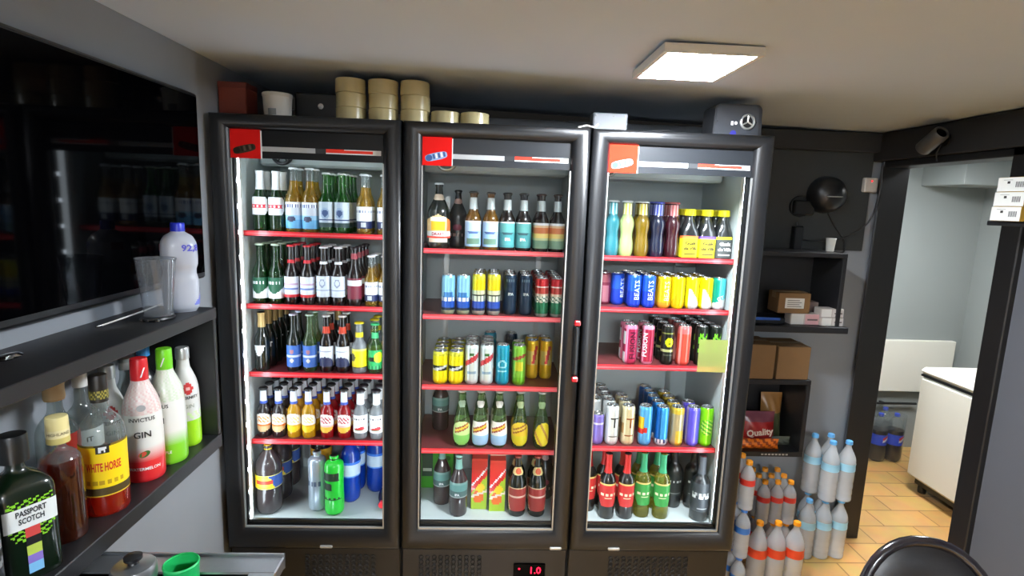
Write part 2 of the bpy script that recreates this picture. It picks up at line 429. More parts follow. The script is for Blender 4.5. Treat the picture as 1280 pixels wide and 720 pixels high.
# ------------------------------------------------------------------ coolers
FW = .672; FX = [-.987, -.315, .357]; FEND = 1.029
FT, FB = zz(.275), zz(-1.372)
SHELF = [[-.145, -.437, -.72, -1.01], [-.192, -.461, -.759, -1.04], [-.198, -.411, -.655, -1.018]]
FLOORZ = -1.333
SF, SBK = 2.2, 2.585           # front and back of the shelves
CN = ['television-side', 'middle', 'doorway-side']
def cooler(i):
    X0, X1 = FX[i], FX[i]+FW
    lab = ['tall black glass-door drinks cooler beside the television wall', 'tall black glass-door drinks cooler between the other two, red digits below', 'tall black glass-door drinks cooler nearest the doorway, note on its glass'][i]
    t = thing('drinks_cooler', lab, 'cooler', ((X0+X1)/2, 2.32, 0), 0, 'glass-door drinks coolers side by side')
    ox, oy = -(X0+X1)/2, -2.32
    def bb(mb, x0, x1, y0, y1, z0, z1, **k): mb.box(x0+ox, x1+ox, y0+oy, y1+oy, z0, z1, **k)
    # carcass
    c = MB(); e = .0015
    bb(c, X0+e, X0+.016, 2.055, 2.64, .06, FT-.012)
    bb(c, X1-.016, X1-e, 2.055, 2.64, .06, FT-.012)
    bb(c, X0+e, X1-e, 2.62, 2.64, .06, FT-.012)
    bb(c, X0+e, X1-e, 2.055, 2.64, FT-.04, FT-.004)
    bb(c, X0+e, X1-e, 2.055, 2.64, zz(FLOORZ)-.07, zz(FLOORZ)-.006)
    bb(c, X0+e, X1-e, 2.09, 2.62, .06, .09)
    c.build('cabinet', 'black_steel', t)
    for sx in (X0+.05, X1-.05):
        for sy in (2.11, 2.58):
            MB().lathe([(0, 0), (.02, 0), (.022, .012), (.014, .02), (.012, .062), (0, .062)], 12, o=(sx+ox, sy+oy, 0)).build('foot', 'black_plastic', t, smooth=True)
    ln = MB()
    xa, xb = X0+.018, X1-.018
    bb(ln, xa, xa+.005, 2.07, 2.612, zz(FLOORZ), FT-.045)
    bb(ln, xb-.005, xb, 2.07, 2.612, zz(FLOORZ), FT-.045)
    bb(ln, xa, xb, 2.607, 2.617, zz(FLOORZ), FT-.045)
    bb(ln, xa, xb, 2.07, 2.617, FT-.055, FT-.043)
    bb(ln, xa, xb, 2.065, 2.617, zz(FLOORZ)-.005, zz(FLOORZ))
    ln.build('liner', 'liner', t)
    # two ladder rails on the back and the evaporator housing with its fan
    lr = MB()
    for x in (xa+.10, xb-.10): bb(lr, x-.012, x+.012, 2.596, 2.606, zz(FLOORZ)+.05, zz(.02))
    lr.build('shelf_upright', 'silver', t)
    ev = MB(); bb(ev, xa+.012, xb-.012, 2.36, 2.60, zz(.118), zz(.217), bev=.01)
    evo = ev.build('evaporator', 'liner', t)
    fan = MB(); fx = X0+.13+ox
    fan.lathe([(.036, 0), (.044, .004), (.048, .016), (.044, .028), (.038, .03), (.034, .022), (.034, .004)], 28, o=(fx, 2.358+oy, zz(.168)), axis='y')
    for k in range(6):
        an = k*PI/3
        fan.tube([(fx, 2.345+oy, zz(.168)), (fx+.036*math.cos(an), 2.345+oy, zz(.168)+.036*math.sin(an))], .003, 6)
    fan.disc((fx, 2.344+oy, zz(.168)), .012, 16, axis='y')
    fan.build('fan_grille', 'black_plastic' if i == 0 else 'silver', evo, smooth=True)
    # shelves
    for zr in SHELF[i]:
        z = zz(zr)
        s = MB(); bb(s, xa+.006, xb-.006, SF+.01, SBK, z-.012, z)
        for x in (xa+.008, xb-.02): bb(s, x, x+.012, SF+.01, SBK, z-.02, z-.001)
        so = s.build('shelf', 'tray', t)
        r = MB()
        prof = [(SF+.012, z-.016), (SF-.005, z-.016), (SF-.002, z+.003), (SF+.004, z+.003), (SF+.012, z-.002)]
        k0 = len(r.v); m = len(prof)
        for x in (xa+.008, xb-.008):
            for y, q in prof: r.v.append((x+ox, y+oy, q))
        r.face(list(range(k0, k0+m))[::-1]); r.face(list(range(k0+m, k0+2*m)))
        for j in range(m):
            j2 = (j+1) % m; r.face((k0+j, k0+j2, k0+m+j2, k0+m+j))
        rb = r.build('price_rail', 'rail', so)
        st = MB(); x_, y_ = xa+.012+ox, xb-.012+ox
        st.quad((x_, SF-.0044+oy, z-.010), (y_, SF-.0044+oy, z-.010), (y_, SF-.0034+oy, z-.004), (x_, SF-.0034+oy, z-.004))
        st.move(Matrix.Translation((0, -.001, 0)))
        st.build('rail_strip', 'rail_clear', so)
    # led strips: upright white light bars behind the door edges, with diffuser and chips
    for side in (0, 1):
        x = xa+.0055 if side == 0 else xb-.0055; sg = 1 if side == 0 else -1
        bright = (i, side) in ((0, 0), (0, 1), (2, 1))
        za, zb = zz(FLOORZ)+.004, zz(.19)
        wid = (.045 if side == 0 else .037) if bright else .018
        pts_ = [(x, 2.062), (x+sg*wid, 2.062), (x+sg*(wid-.002), 2.074), (x+sg*.010, 2.18), (x, 2.18)]
        h = MB(); n_ = len(pts_)
        for zq in (za, zb):
            for px_, py_ in pts_: h.v.append((px_+ox, py_+oy, zq))
        h.face(list(range(n_))); h.face(list(range(n_, 2*n_)))
        for k in range(n_): h.face((k, (k+1) % n_, n_+(k+1) % n_, n_+k))
        ho = h.build('light_bar', 'white_plastic', t)
        d = MB()
        def on(f): return (x+sg*(wid-.002-(wid-.012)*f)+sg*.0008+ox, 2.074+.106*f+oy)
        p0, p1 = on(.02), on(.45)
        d.quad((p0[0], p0[1], za+.03), (p1[0], p1[1], za+.03), (p1[0], p1[1], zb-.02), (p0[0], p0[1], zb-.02))
        d.build('diffuser', 'strip' if bright else 'strip_dim', ho)
        if bright:
            for k in range(16):
                zc = za+.07+k*(zb-za-.12)/15
                ch = MB(); bb(ch, min(x+sg*wid, x+sg*(wid+.003)), max(x+sg*wid, x+sg*(wid+.003)), 2.060, 2.070, zc-.007, zc+.007)
                ch.build('led_chip', 'chip', ho)
    for dx in (.27, .36):  # glowing blocks added as the bright glints along the cooler floor
        ch = MB(); bb(ch, X0+dx-.010, X0+dx+.010, 2.066, 2.07, zz(FLOORZ)+.0, zz(FLOORZ)+.007)
        ch.build('floor_glint', 'chip', t)
    # door: mitred frame with rounded section, silver inner lip, glass, header film
    d0, d1, w_ = X0+.003, X1-.003, .067
    prof = [(0, 2.05), (0, 2.014), (.004, 2.004), (.014, 1.998), (.03, 1.996), (.046, 2.0), (.058, 2.008), (w_, 2.02), (w_, 2.05)]
    fr = MB(); m = len(prof)
    for cx, cz, sx, sz in ((d0, FB, 1, 1), (d1, FB, -1, 1), (d1, FT, -1, -1), (d0, FT, 1, -1)):
        for k, y in prof: fr.v.append((cx+sx*k+ox, y+oy, cz+sz*k*(1.28 if sz > 0 else .78)))
    for a in range(4):
        b = (a+1) % 4
        for j in range(m-1): fr.face((a*m+j, b*m+j, b*m+j+1, a*m+j+1))
        fr.face((a*m+m-1, b*m+m-1, b*m, a*m))
    door = fr.build('door', 'black_plastic', t, smooth=True, angle=50)
    ia, ib, iz0, iz1 = d0+w_, d1-w_, FB+w_*1.28, FT-w_*.78
    lip = MB()
    for a in ((ia-.002, ib+.002, iz0-.006, iz0+.002), (ib-.002, ib+.003, iz0, iz1-.10), (ia-.003, ia+.001, iz0, iz1-.10)):
        bb(lip, a[0], a[1], 2.016, 2.024, a[2], a[3])
    lip.build('inner_lip', 'silver', door)
    gk = MB(); g_ = .014
    for a in ((ia, ib, iz0+.002, iz0+g_+.006), (ia+.001, ia+.004, iz0, iz1), (ib-(.012 if i == 2 else .004), ib-.001, iz0, iz1)):
        bb(gk, a[0], a[1], 2.034, 2.046, a[2], a[3])
    gk.build('gasket', 'black_plastic', door)
    pn = MB(); pn.quad((ia+ox, 2.03+oy, iz0), (ib+ox, 2.03+oy, iz0), (ib+ox, 2.03+oy, iz1), (ia+ox, 2.03+oy, iz1))
    pn.build('glass_pane', 'pane', door)
    hz0, hz1 = zz(.126), iz1
    hf = MB(); bb(hf, ia, ib, 2.026, 2.032, hz0, hz1)
    hf.build('header_film', 'header' if i else 'header_dark', door)
    # header stripe and red square with its small emblem
    st = MB(); zs0, zs1 = zz(.150), zz(.167)
    W_ = ib-ia
    segs = [(.20, .55, L(176, 180, 182)), (.55, .62, L(60, 62, 64)), (.62, .93, L(226, 62, 48)), (.93, .985, L(226, 228, 226))]
    for a, b, col in segs:
        st.quad(*[(ia+q*W_+ox, 2.0245+oy, z) for q, z in ((a, zs0), (b, zs0), (b, zs1), (a, zs1))], col=col)
    st.quad(*[(ia+q*W_+ox, 2.0242+oy, z) for q, z in ((.62, zs0), (.985, zs0), (.985, zs0+.004), (.62, zs0+.004))], col=WHITE)
    st.quad(*[(ia+q*W_+ox, 2.0242+oy, z) for q, z in ((.74, zs1-.003), (.985, zs1-.003), (.985, zs1), (.74, zs1))], col=WHITE)
    st.build('header_stripe', 'matte_print', door)
    sq = MB(); sx0 = ia-.008; sx1 = ia+.104; sz0, sz1 = zz(.124), zz(.226)
    bb(sq, sx0, sx1, 2.019, 2.0235, sz0, sz1, col=L(222, 30, 28) if i < 2 else L(214, 44, 26), mat=0)
    bb(sq, sx1, sx1+.003, 2.019, 2.0235, sz0, sz1-.006, col=WHITE)
    cxm, czm = (sx0+sx1)/2+ox, zz(.156)
    def tilt(x, y, e=0.0): 
        a = .24; return (cxm+x*math.cos(a)-y*math.sin(a), 2.0185+oy-e, czm+x*math.sin(a)+y*math.cos(a))
    out = []
    for k in range(24):
        an = 2*PI*k/24; out.append((.040*math.copysign(abs(math.cos(an))**.6, math.cos(an)), .013*math.copysign(abs(math.sin(an))**.6, math.sin(an))))
    if i == 0: cols = (L(70, 52, 40), L(40, 36, 30), L(96, 84, 74))
    else: cols = (L(150, 176, 216), L(70, 96, 150), WHITE)
    n_ = len(sq.v); sq.v += [tilt(x, y) for x, y in out]; sq.face(list(range(n_, n_+24)), 0, cols[0])
    n_ = len(sq.v); sq.v += [tilt(-.026+.012*math.cos(2*PI*k/16), .011*math.sin(2*PI*k/16), .0004) for k in range(16)]; sq.face(list(range(n_, n_+16)), 0, cols[1])
    for k in range(5):
        x = -.008+k*.0095; n_ = len(sq.v); sq.v += [tilt(x-.0034, -.007, .0006), tilt(x+.0034, -.007, .0006), tilt(x+.0034, .010, .0006), tilt(x-.0034, .010, .0006)]; sq.face(list(range(n_, n_+4)), 0, cols[2 if k % 2 else 1])
    sq.build('red_sticker', 'matte_print', door)
    if i == 1:
        hd = MB(); bb(hd, d1-.028, d1-.012, 1.966, 1.985, zz(-.63), zz(-.44), bev=.006)
        for zc in (-.61, -.46): bb(hd, d1-.026, d1-.014, 1.984, 1.999, zz(zc)-.012, zz(zc)+.012)
        ho = hd.build('door_handle', 'black_plastic', door)
        tp = MB()
        for zc in (-.645, -.43): bb(tp, d1-.029, d1-.006, 1.964, 1.984, zz(zc)-.010, zz(zc)+.010, bev=.004)
        tp.build('red_tip', 'rail', ho)
    # badge at the door's foot
    bx = [X0+.385, X1-.055, X0+.18][i]
    MB().box(bx-.024+ox, bx+.024+ox, 1.9915+oy, 2.001+oy, FB+.010, FB+.022, bev=.003).build('badge', 'silver', door)
    # grille panel
    gp = MB(); g0, g1 = X0+.004, X1-.004
    bb(gp, g0, g1, 2.03, 2.055, .085, FB-.012, bev=.004)
    go = gp.build('grille_panel', 'black_plastic', t)
    sl = MB(); zs = FB-.05
    x_lo, x_hi = (X0+.30, X1-.10) if i == 0 else (X0+.08, X0+.33) if i == 1 else (X0+.18, X1-.16)
    for rr in range(9):
        x = x_lo
        while x < x_hi:
            sl.lathe([(.0035, -.001), (.0105, .0), (.0105, .0035), (.0085, .0045), (.0055, .0012)], 10, o=(x+ox, 2.03+oy, zs-rr*.021), axis='y'); x += .026
    sl.build('grille_studs', 'black_steel', go, smooth=True)
    if i == 1:
        px, pz = .214, zz(-1.474)
        bz = MB(); bb(bz, px-.075, px+.055, 2.024, 2.031, pz-.03, pz+.03, bev=.004); bo = bz.build('display', 'screen', t)
        dg = MB(); add_text(dg, '1.0', .042, lambda x, y: (px+.012+x+ox, 2.0232+oy, pz+y), None, bold=.012)
        dg.disc((px-.052+ox, 2.0232+oy, pz+.008), .004, 10, axis='y')
        dg.build('digits', 'digit', bo)
    return t
for i in range(3): cooler(i)

# ------------------------------------------------------------------ bottles and cans
def interp(prof, z):
    for (r0, z0), (r1, z1) in zip(prof, prof[1:]):
        if z0 <= z <= z1 and z1 > z0: return r0+(r1-r0)*(z-z0)/(z1-z0)
    return prof[-1][0]
def spline(pts, n=3):
    out = []
    k = len(pts)
    for i in range(k-1):
        p0, p1, p2, p3 = pts[max(i-1, 0)], pts[i], pts[i+1], pts[min(i+2, k-1)]
        for j in range(n):
            t = j/n
            r = .5*(2*p1[0]+(p2[0]-p0[0])*t+(2*p0[0]-5*p1[0]+4*p2[0]-p3[0])*t*t+(3*p1[0]-p0[0]-3*p2[0]+p3[0])*t**3)
            out.append((max(r, 0), p1[1]+(p2[1]-p1[1])*t))
    out.append(pts[-1]); return out
def shapes(style, R, H):
    if style == 'long':
        p = [(R, .03), (R, .25), (R, .50), (.985*R, .535), (.88*R, .58), (.70*R, .63), (.56*R, .68), (.49*R, .74), (.455*R, .85), (.43*R, .945)]
    elif style == 'ice':
        p = [(R, .03), (R, .30), (R, .50), (.97*R, .555), (.80*R, .605), (.60*R, .645), (.53*R, .69), (.50*R, .8), (.47*R, .945)]
    elif style == 'big':
        p = [(R, .03), (R, .3), (R, .52), (.97*R, .57), (.85*R, .63), (.62*R, .71), (.42*R, .78), (.34*R, .86), (.30*R, .945)]
    elif style == 'wine':
        p = [(R, .02), (R, .3), (R, .56), (.96*R, .605), (.78*R, .655), (.52*R, .695), (.40*R, .74), (.37*R, .85), (.36*R, .96)]
    elif style == 'skittle':
        p = [(.86*R, .02), (.97*R, .10), (R, .22), (.98*R, .34), (.88*R, .46), (.70*R, .58), (.52*R, .68), (.44*R, .76), (.46*R, .80), (.42*R, .86), (.37*R, .95)]
    elif style == 'twist':
        p = [(.92*R, .02), (R, .12), (.94*R, .25), (.80*R, .36), (.86*R, .46), (.98*R, .56), (.96*R, .64), (.78*R, .70), (.60*R, .74), (.56*R, .80), (.55*R, .955)]
    elif style == 'square':
        p = [(R, .02), (R, .3), (R, .56), (.96*R, .62), (.84*R, .70), (.62*R, .78), (.52*R, .83), (.50*R, .90)]
    elif style == 'pet2':
        p = [(.72*R, .0), (.90*R, .03), (R, .09), (R, .3), (.97*R, .38), (.97*R, .58), (R, .62), (.99*R, .70), (.84*R, .79), (.55*R, .87), (.33*R, .92), (.30*R, .95)]
    elif style == 'sleeve':
        p = [(.70*R, .0), (.92*R, .025), (R, .07), (R, .3), (.97*R, .5), (R, .7), (R, .82), (.90*R, .875), (.62*R, .905), (.42*R, .92), (.40*R, .95)]
    elif style == 'water':
        p = [(.80*R, .0), (.96*R, .015), (R, .05), (.97*R, .10), (R, .14), (.97*R, .20), (R, .25), (.97*R, .31), (R, .36), (R, .55), (.97*R, .60), (R, .65), (.92*R, .73), (.66*R, .81), (.42*R, .87), (.32*R, .90), (.30*R, .95)]
    elif style == 'gin':
        p = [(.94*R, .0), (R, .02), (R, .3), (.98*R, .5), (.93*R, .6), (.80*R, .68), (.58*R, .76), (.46*R, .80), (.42*R, .86), (.41*R, .96)]
    elif style == 'spirit':
        p = [(.95*R, .0), (R, .02), (R, .3), (R, .56), (.95*R, .62), (.76*R, .68), (.46*R, .73), (.36*R, .77), (.33*R, .85), (.32*R, .95)]
    elif style == 'flask':
        p = [(.95*R, .0), (R, .02), (R, .3), (R, .6), (.92*R, .66), (.66*R, .71), (.36*R, .745), (.30*R, .79), (.29*R, .95)]
    p = [(r, q*H) for r, q in p]
    return spline(p, 3)
def sq_shape(n, zt, zb):
    """square section below zb, round above zt"""
    def f(th, z):
        k = 1/((abs(math.cos(th))**n+abs(math.sin(th))**n)**(1/n))
        t = 0 if z >= zt else 1 if z <= zb else (zt-z)/(zt-zb)
        return 1+(k-1)*t
    return f
def bottle_parts(t, style, R, H, glass, seg=18, cap=None, labels=(), shape=None, lip=True, fill=None):
    """cap: (kind, colour, ...) ; labels: dicts with name z0 z1 span paint texts mat"""
    prof = shapes(style, R, H); base = [(0, .0), (prof[0][0]*.92, 0)]
    if prof[0][1] <= 0: base = [(0, 0.0)]
    rt, zt = prof[-1]
    body = base+prof
    if lip: body += [(rt*1.16, zt+.001), (rt*1.16, min(zt+.010, H)), (rt*.9, H-.001), (0, H-.001)]
    else: body += [(0, zt+.001)]
    mb = MB()
    if fill:                        # clear headspace above the drink
        lo = [q for q in body if q[1] <= fill*H]; hi = [q for q in body if q[1] > fill*H]
        rf = interp(prof, fill*H)
        mb.lathe(lo+[(rf, fill*H)], seg, mat=0, shape=shape); mb.lathe([(rf, fill*H)]+hi, seg, mat=1, shape=shape)
        bo = mb.build('bottle_glass', [glass, 'clear'], t, smooth=True)
    else:
        mb.lathe(body, seg, shape=shape); bo = mb.build('bottle_glass', glass, t, smooth=True)
    if cap:
        kind, col = cap[0], cap[1]; mc = MB(); pc = lambda u, v, z: col
        if kind == 'crown':
            r = rt*1.32
            mc.lathe([(r*1.02, H-.007), (r*1.05, H-.005), (r*.92, H-.0005), (r*.7, H+.001), (0, H+.0012)], 28, paint=pc, shape=lambda th, z: 1+.05*math.cos(14*th) if z < H-.003 else 1)
        elif kind == 'screw':
            r, h = cap[2], cap[3]
            mc.lathe([(0, H-h), (r, H-h), (r*1.03, H-h+.001), (r*1.03, H-h*.75), (r, H-h*.72), (r*.98, H-.002), (r*.9, H), (0, H)], 24, paint=pc, shape=lambda th, z: 1+.012*math.cos(24*th))
        elif kind == 'tall':
            r, h = cap[2], cap[3]
            mc.lathe([(r*1.0, H-h), (r, H-h*.5), (r*.985, H-.004), (r*.94, H-.0008), (r*.8, H), (0, H)], 24, paint=pc)
        mc.build('cap', cap[4] if len(cap) > 4 else 'cap', t, smooth=True)
    for lb in labels:
        z0, z1 = lb['z'][0]*H, lb['z'][1]*H; nv = lb.get('nv', 16); sp = lb.get('span', 1.15)
        pr = [(interp(body, z0+(z1-z0)*k/nv)+lb.get('off', .0007), z0+(z1-z0)*k/nv) for k in range(nv+1)]
        ml = MB(); ml.lathe(pr, lb.get('nu', 22), paint=lb['paint'], shape=shape, u0=-sp, u1=sp)
        for tx in lb.get('texts', ()):
            s, size, th0, zf, col = tx[:5]; rot = tx[5] if len(tx) > 5 else 0; bold = tx[6] if len(tx) > 6 else .02
            st = tx[7] if len(tx) > 7 else 1
            zc = zf*H; r_ = interp(body, zc)+lb.get('off', .0007)+.0006
            def put(x, y, r_=r_, zc=zc, th0=th0):
                th = th0+x/r_; q = interp(body, zc+y)+lb.get('off', .0007)+(.0018 if shape and lip and style == 'square' else .0006)
                k = q*(shape(th, zc+y) if shape else 1); return (k*math.sin(th), -k*math.cos(th), zc+y)
            add_text(ml, s, size, put, col, bold=bold, rot=rot, stretch=st)
        ml.build(lb['name'], lb.get('mat', 'print'), t, smooth=True)
    return bo
def can_parts(t, R, H, paint, texts=(), nv=26, nu=36):
    b = [(R*.80, .0), (R*.9, .004), (R, .012)]
    z0, z1 = .012, H*.925
    body = [(R, z0+(z1-z0)*k/nv) for k in range(1, nv+1)]
    top = [(R*.97, H*.945), (R*.88, H*.975), (R*.86, H*.985)]
    pr = b+body+top
    mb = MB(); mb.lathe(pr, nu, paint=lambda u, v, z: paint(u, z/H))
    for tx in texts:
        s, size, th0, zf, col = tx[:5]; rot = tx[5] if len(tx) > 5 else 0; bold = tx[6] if len(tx) > 6 else .02
        def put(x, y, th0=th0, zc=zf*H):
            th = th0+x/R; return ((R+.0006)*math.sin(th), -(R+.0006)*math.cos(th), zc+y)
        add_text(mb, s, size, put, col, bold=bold, rot=rot)
    mb.build('can_body', 'can_print', t, smooth=True)
    l = MB(); l.lathe([(R*.86, H*.985), (R*.885, H*.99), (R*.885, H-.001), (R*.86, H), (R*.82, H-.001), (R*.80, H-.006), (0, H-.006)], 28)
    lo = l.build('can_lid', 'lid', t, smooth=True)
    tb = MB(); tb.lathe([(R*.13, H-.0058), (R*.27, H-.0056), (R*.29, H-.0045), (R*.24, H-.0036), (R*.13, H-.004)], 16, o=(0, -.2*R, 0)); tb.box(-R*.14, R*.14, -R*.1, R*.42, H-.0058, H-.0035, bev=.001)
    tb.build('pull_tab', 'lid', lo, smooth=True)
    MB().lathe([(0, .006), (R*.7, .001), (R*.80, 0), (R*.80, .001)], 24).build('can_base', 'lid', t, smooth=True)

def bands(*st):
    def f(u, v, z=0):
        for vm, c in st:
            if v <= vm: return c
        return st[-1][1]
    return f
def solid(c): return lambda u, v, z=0: c
def oval(fn, w=1.0, h=.5, off=.5):
    def f(u, v, z=0):
        return fn(u, v, z) if (u/w)**2+((v-off)/h)**2 <= 1.0 else None
    return f
W1, NAVY, SKY = L(232, 236, 238), L(28, 40, 84), L(150, 190, 226)
SIL = L(186, 192, 196)
K = {}
def kind(key, name, cat, desc, plural, build): K[key] = dict(name=name, cat=cat, desc=desc, plural=plural, build=build, proto=None)
def beer(key, desc, plural, style, R, H, glass, cap, labels, **kw):
    kind(key, kw.pop('name', 'beer_bottle'), kw.pop('cat', 'bottle'), desc, plural, lambda t: bottle_parts(t, style, R, H, glass, cap=cap, labels=labels, **kw))
def lab(z0, z1, paint, name='label', **k): return dict(name=name, z=(z0, z1), paint=paint, **k)
# ---- top shelf, television side
def hexa(u, v, z=0):
    if abs(u) > .95-1.1*max(0, abs(v-.55)-.28): return None
    if .36 < v < .60 and abs(u) < .72:
        return L(206, 40, 58) if (v < .40 or v > .56 or int((u+3)*9) % 3) else W1
    return W1
beer('hexgreen', 'green beer bottle with white neck foil', 'white-necked green beer bottles', 'long', .0298, .24, 'green', None,
     [lab(.27, .56, hexa, span=1.0, nu=30, nv=24), lab(.68, .985, solid(W1), 'neck_foil', span=2, mat='print', off=.0012)])
def sky_label(u, v, z=0):
    if (u/.34)**2+((v-.36)/.10)**2 < 1: return L(54, 62, 92)
    if .80 < v < .92 and abs(u) < .8: return L(70, 90, 150) if int((u+3)*10) % 2 else W1
    if v > .5: return L(206, 214, 226) if v < .8 else W1
    return L(104, 178, 226) if v < .34 else L(150, 200, 232)
beer('skylabel', 'golden beer bottle with sky-blue label', 'golden beer bottles with sky-blue labels', 'long', .0315, .253, 'gold', ('crown', W1),
     [lab(.06, .47, sky_label, nv=24, nu=28)], fill=.80)
def becks(u, v, z=0):
    d = math.hypot(u*.9, (v-.56)*1.5)
    if d < .34: return L(150, 172, 200) if d > .22 else L(60, 84, 130)
    if v < .16: return L(30, 60, 60)
    if .26 < v < .34: return L(40, 60, 110)
    return L(196, 208, 216) if abs(u) > .3 else L(172, 190, 206)
beer('silvergreen', 'bright green beer bottle with silver-blue label', 'bright green beer bottles', 'long', .0285, .238, 'bright_green', ('crown', L(200, 206, 200)),
     [lab(.10, .52, becks, nv=22, nu=26)])
def corona(u, v, z=0):
    if v < .36: return NAVY if (abs(u) > .25 or v < .08 or v > .28) else L(190, 196, 200)
    if .74 < v < .86: return L(120, 132, 160) if int((u+3)*8) % 2 else W1
    return W1
beer('cornball', 'clear golden lager bottle with white-navy label', 'clear golden lager bottles', 'long', .0295, .238, 'gold', ('crown', W1), [lab(.10, .46, corona, nv=18)], fill=.78)
beer('cornsmall', 'small clear lager bottle with white-navy label', 'small clear lager bottles', 'long', .027, .207, 'gold', ('crown', W1), [lab(.10, .48, corona, nv=18)], fill=.76)
# ---- second shelf
def chev(u, v, z=0):
    if v > .62-.42*(1-abs(u)*.9): 
        if .66 < v < .8 and abs(u) < .6 and int((u+3)*8) % 2: return W1
        return L(24, 84, 58)
    return W1
beer('chevron', 'green beer bottle with white-and-green chevron label', 'green chevron-label beer bottles', 'long', .03, .242, 'green', ('crown', L(190, 214, 190)), [lab(.09, .44, chev, nv=22, nu=28)])
def budl(u, v, z=0):
    if v < .12: return L(200, 34, 46)
    if .36 < v < .46 and abs(u) < .85: return L(110, 130, 190)
    if .58 < v < .66 and abs(u) < .8: return L(196, 168, 196)
    return L(222, 228, 238)
beer('redcap', 'brown beer bottle with red cap and neck ring', 'red-capped brown beer bottles', 'long', .0285, .24, 'brown', ('crown', L(206, 40, 52)),
     [lab(.12, .47, budl, nv=22), lab(.695, .75, solid(L(206, 40, 52)), 'neck_ring', span=2, nv=3)])
def ghost(u, v, z=0):
    d = math.hypot(u, (v-.66)*1.3)
    if .16 < d < .26: return L(150, 162, 190)
    if .28 < v < .33: return L(150, 166, 196)
    return L(214, 224, 236)
beer('ghost', 'dark beer bottle with pale blue-white label', 'pale-labelled dark beer bottles', 'long', .0285, .237, 'brown', ('crown', W1),
     [lab(.14, .50, ghost, nv=20, nu=26), lab(.70, .745, solid(W1), 'neck_ring', span=2, nv=3)])
beer('maroon', 'dark malt beer bottle with maroon label', 'maroon-labelled dark beer bottles', 'long', .0285, .237, 'brown', ('crown', L(40, 30, 34)),
     [lab(.10, .48, bands((.06, L(60, 16, 30)), (.66, L(120, 36, 56)), (.92, W1), (1, L(110, 30, 50))), nv=20), lab(.80, .90, solid(L(150, 60, 70)), 'neck_label', span=1.2, nv=4)])
# ---- third shelf
def shield(u, v, z=0):
    return W1 if abs(u) < .5*math.sqrt(max(v, .02)) else None
beer('goldneck', 'dark green bottle with gold neck foil', 'gold-necked dark green bottles', 'long', .03, .245, 'dark_green', None,
     [lab(.26, .44, shield, nv=14), lab(.74, .985, lambda u, v, z=0: L(206, 178, 120) if int((u+3)*6) % 2 else L(190, 160, 100), 'neck_foil', span=2, off=.0012, mat='foil')])
def bluel(u, v, z=0):
    if .47 < v < .54: return L(200, 214, 236)
    if (u/.2)**2+((v-.72)/.10)**2 < 1: return L(160, 110, 120)
    if (u/.15)**2+((v-.30)/.09)**2 < 1: return L(200, 200, 190)
    return L(58, 104, 184) if abs(u) < .85 else L(120, 160, 220)
beer('bluelabel', 'dark green beer bottle with blue label', 'blue-labelled dark green beer bottles', 'long', .0275, .24, 'dark_green', ('crown', L(190, 200, 220)), [lab(.08, .46, bluel, nv=20, nu=26)])
beer('bluepale', 'pale green beer bottle with blue label', 'blue-labelled pale beer bottles', 'long', .0275, .24, 'lime', ('crown', L(170, 200, 180)), [lab(.08, .46, bluel, nv=20, nu=26)])
def arch(u, v, z=0):
    if v < .48*math.sqrt(max(0, 1-(u/.9)**2))*(1 if u > -.9 else 0): return L(38, 46, 84)
    if .72 < v < .77 and abs(u) < .6: return L(160, 168, 190)
    return L(226, 232, 240)
beer('archlabel', 'brown beer bottle with white label and orange collar', 'orange-collared brown beer bottles', 'long', .028, .238, 'brown', ('crown', L(226, 230, 226)),
     [lab(.10, .46, arch, nv=22, nu=28), lab(.68, .80, solid(L(206, 66, 40)), 'neck_label', span=1.2, nv=4)])
def lemonl(u, v, z=0):
    if v < .06: return L(60, 60, 40)
    if ((u+.55)/.34)**2+((v-.55)/.2)**2 < 1: return L(86, 84, 30)
    if v > .9: return L(230, 220, 120)
    return L(244, 226, 26)
beer('yellowlabel', 'clear bottle with yellow label and yellow cap', 'clear yellow-labelled bottles', 'ice', .030, .212, 'frost', ('crown', L(226, 208, 30)),
     [lab(.10, .48, lemonl, nv=20, nu=26), lab(.70, .80, solid(L(230, 214, 40)), 'neck_label', span=2, nv=4)], name='soft_drink_bottle')
def limel(u, v, z=0):
    if ((u-.55)/.5)**2+((v-.62)/.28)**2 < 1: return L(220, 224, 40)
    if ((u+.1)/.5)**2+((v-.52)/.12)**2 < 1: return L(20, 40, 20)
    if v < .2: return L(20, 120, 70) if int((u+4)*6) % 2 else L(70, 180, 110)
    return L(44, 168, 92)
beer('greenlabel', 'amber-green bottle with green splashed label', 'green-labelled bottles', 'ice', .0285, .208, 'lime', ('crown', L(60, 180, 110)),
     [lab(.08, .47, limel, nv=22, nu=28), lab(.70, .82, solid(L(70, 180, 120)), 'neck_label', span=2, nv=4)], name='soft_drink_bottle')
# ---- fourth shelf: flavoured drinks
def iceneck(u, v, z=0):
    if v < .2: return L(60, 92, 190)
    return L(222, 228, 236) if abs(u) < .8 else None
def iceoval(a, b, c):
    def f(u, v, z=0):
        if (u/.95)**2+((v-.5)/.5)**2 > 1: return None
        if v > .42: 
            if .5 < v < .85 and abs(u) < .6 and int((u*1.3+v*2+5)*5) % 2: return a
            return L(238, 236, 228)
        return b if v < .30 else c
    return f
def ice(key, desc, plural, glass, cols, cap=L(26, 26, 28)):
    beer(key, desc, plural, 'ice', .0278, .212, glass, ('crown', cap),
         [lab(.12, .50, iceoval(*cols), nv=20, nu=24), lab(.68, .94, iceneck, 'neck_label', span=1.1, nv=10)], name='flavoured_drink_bottle', fill=.86)
ice('icecola', 'cola-dark mixed drink bottle with orange oval label', 'cola-dark mixed drink bottles', 'cola', (L(226, 150, 60), L(214, 176, 130), L(226, 120, 50)))
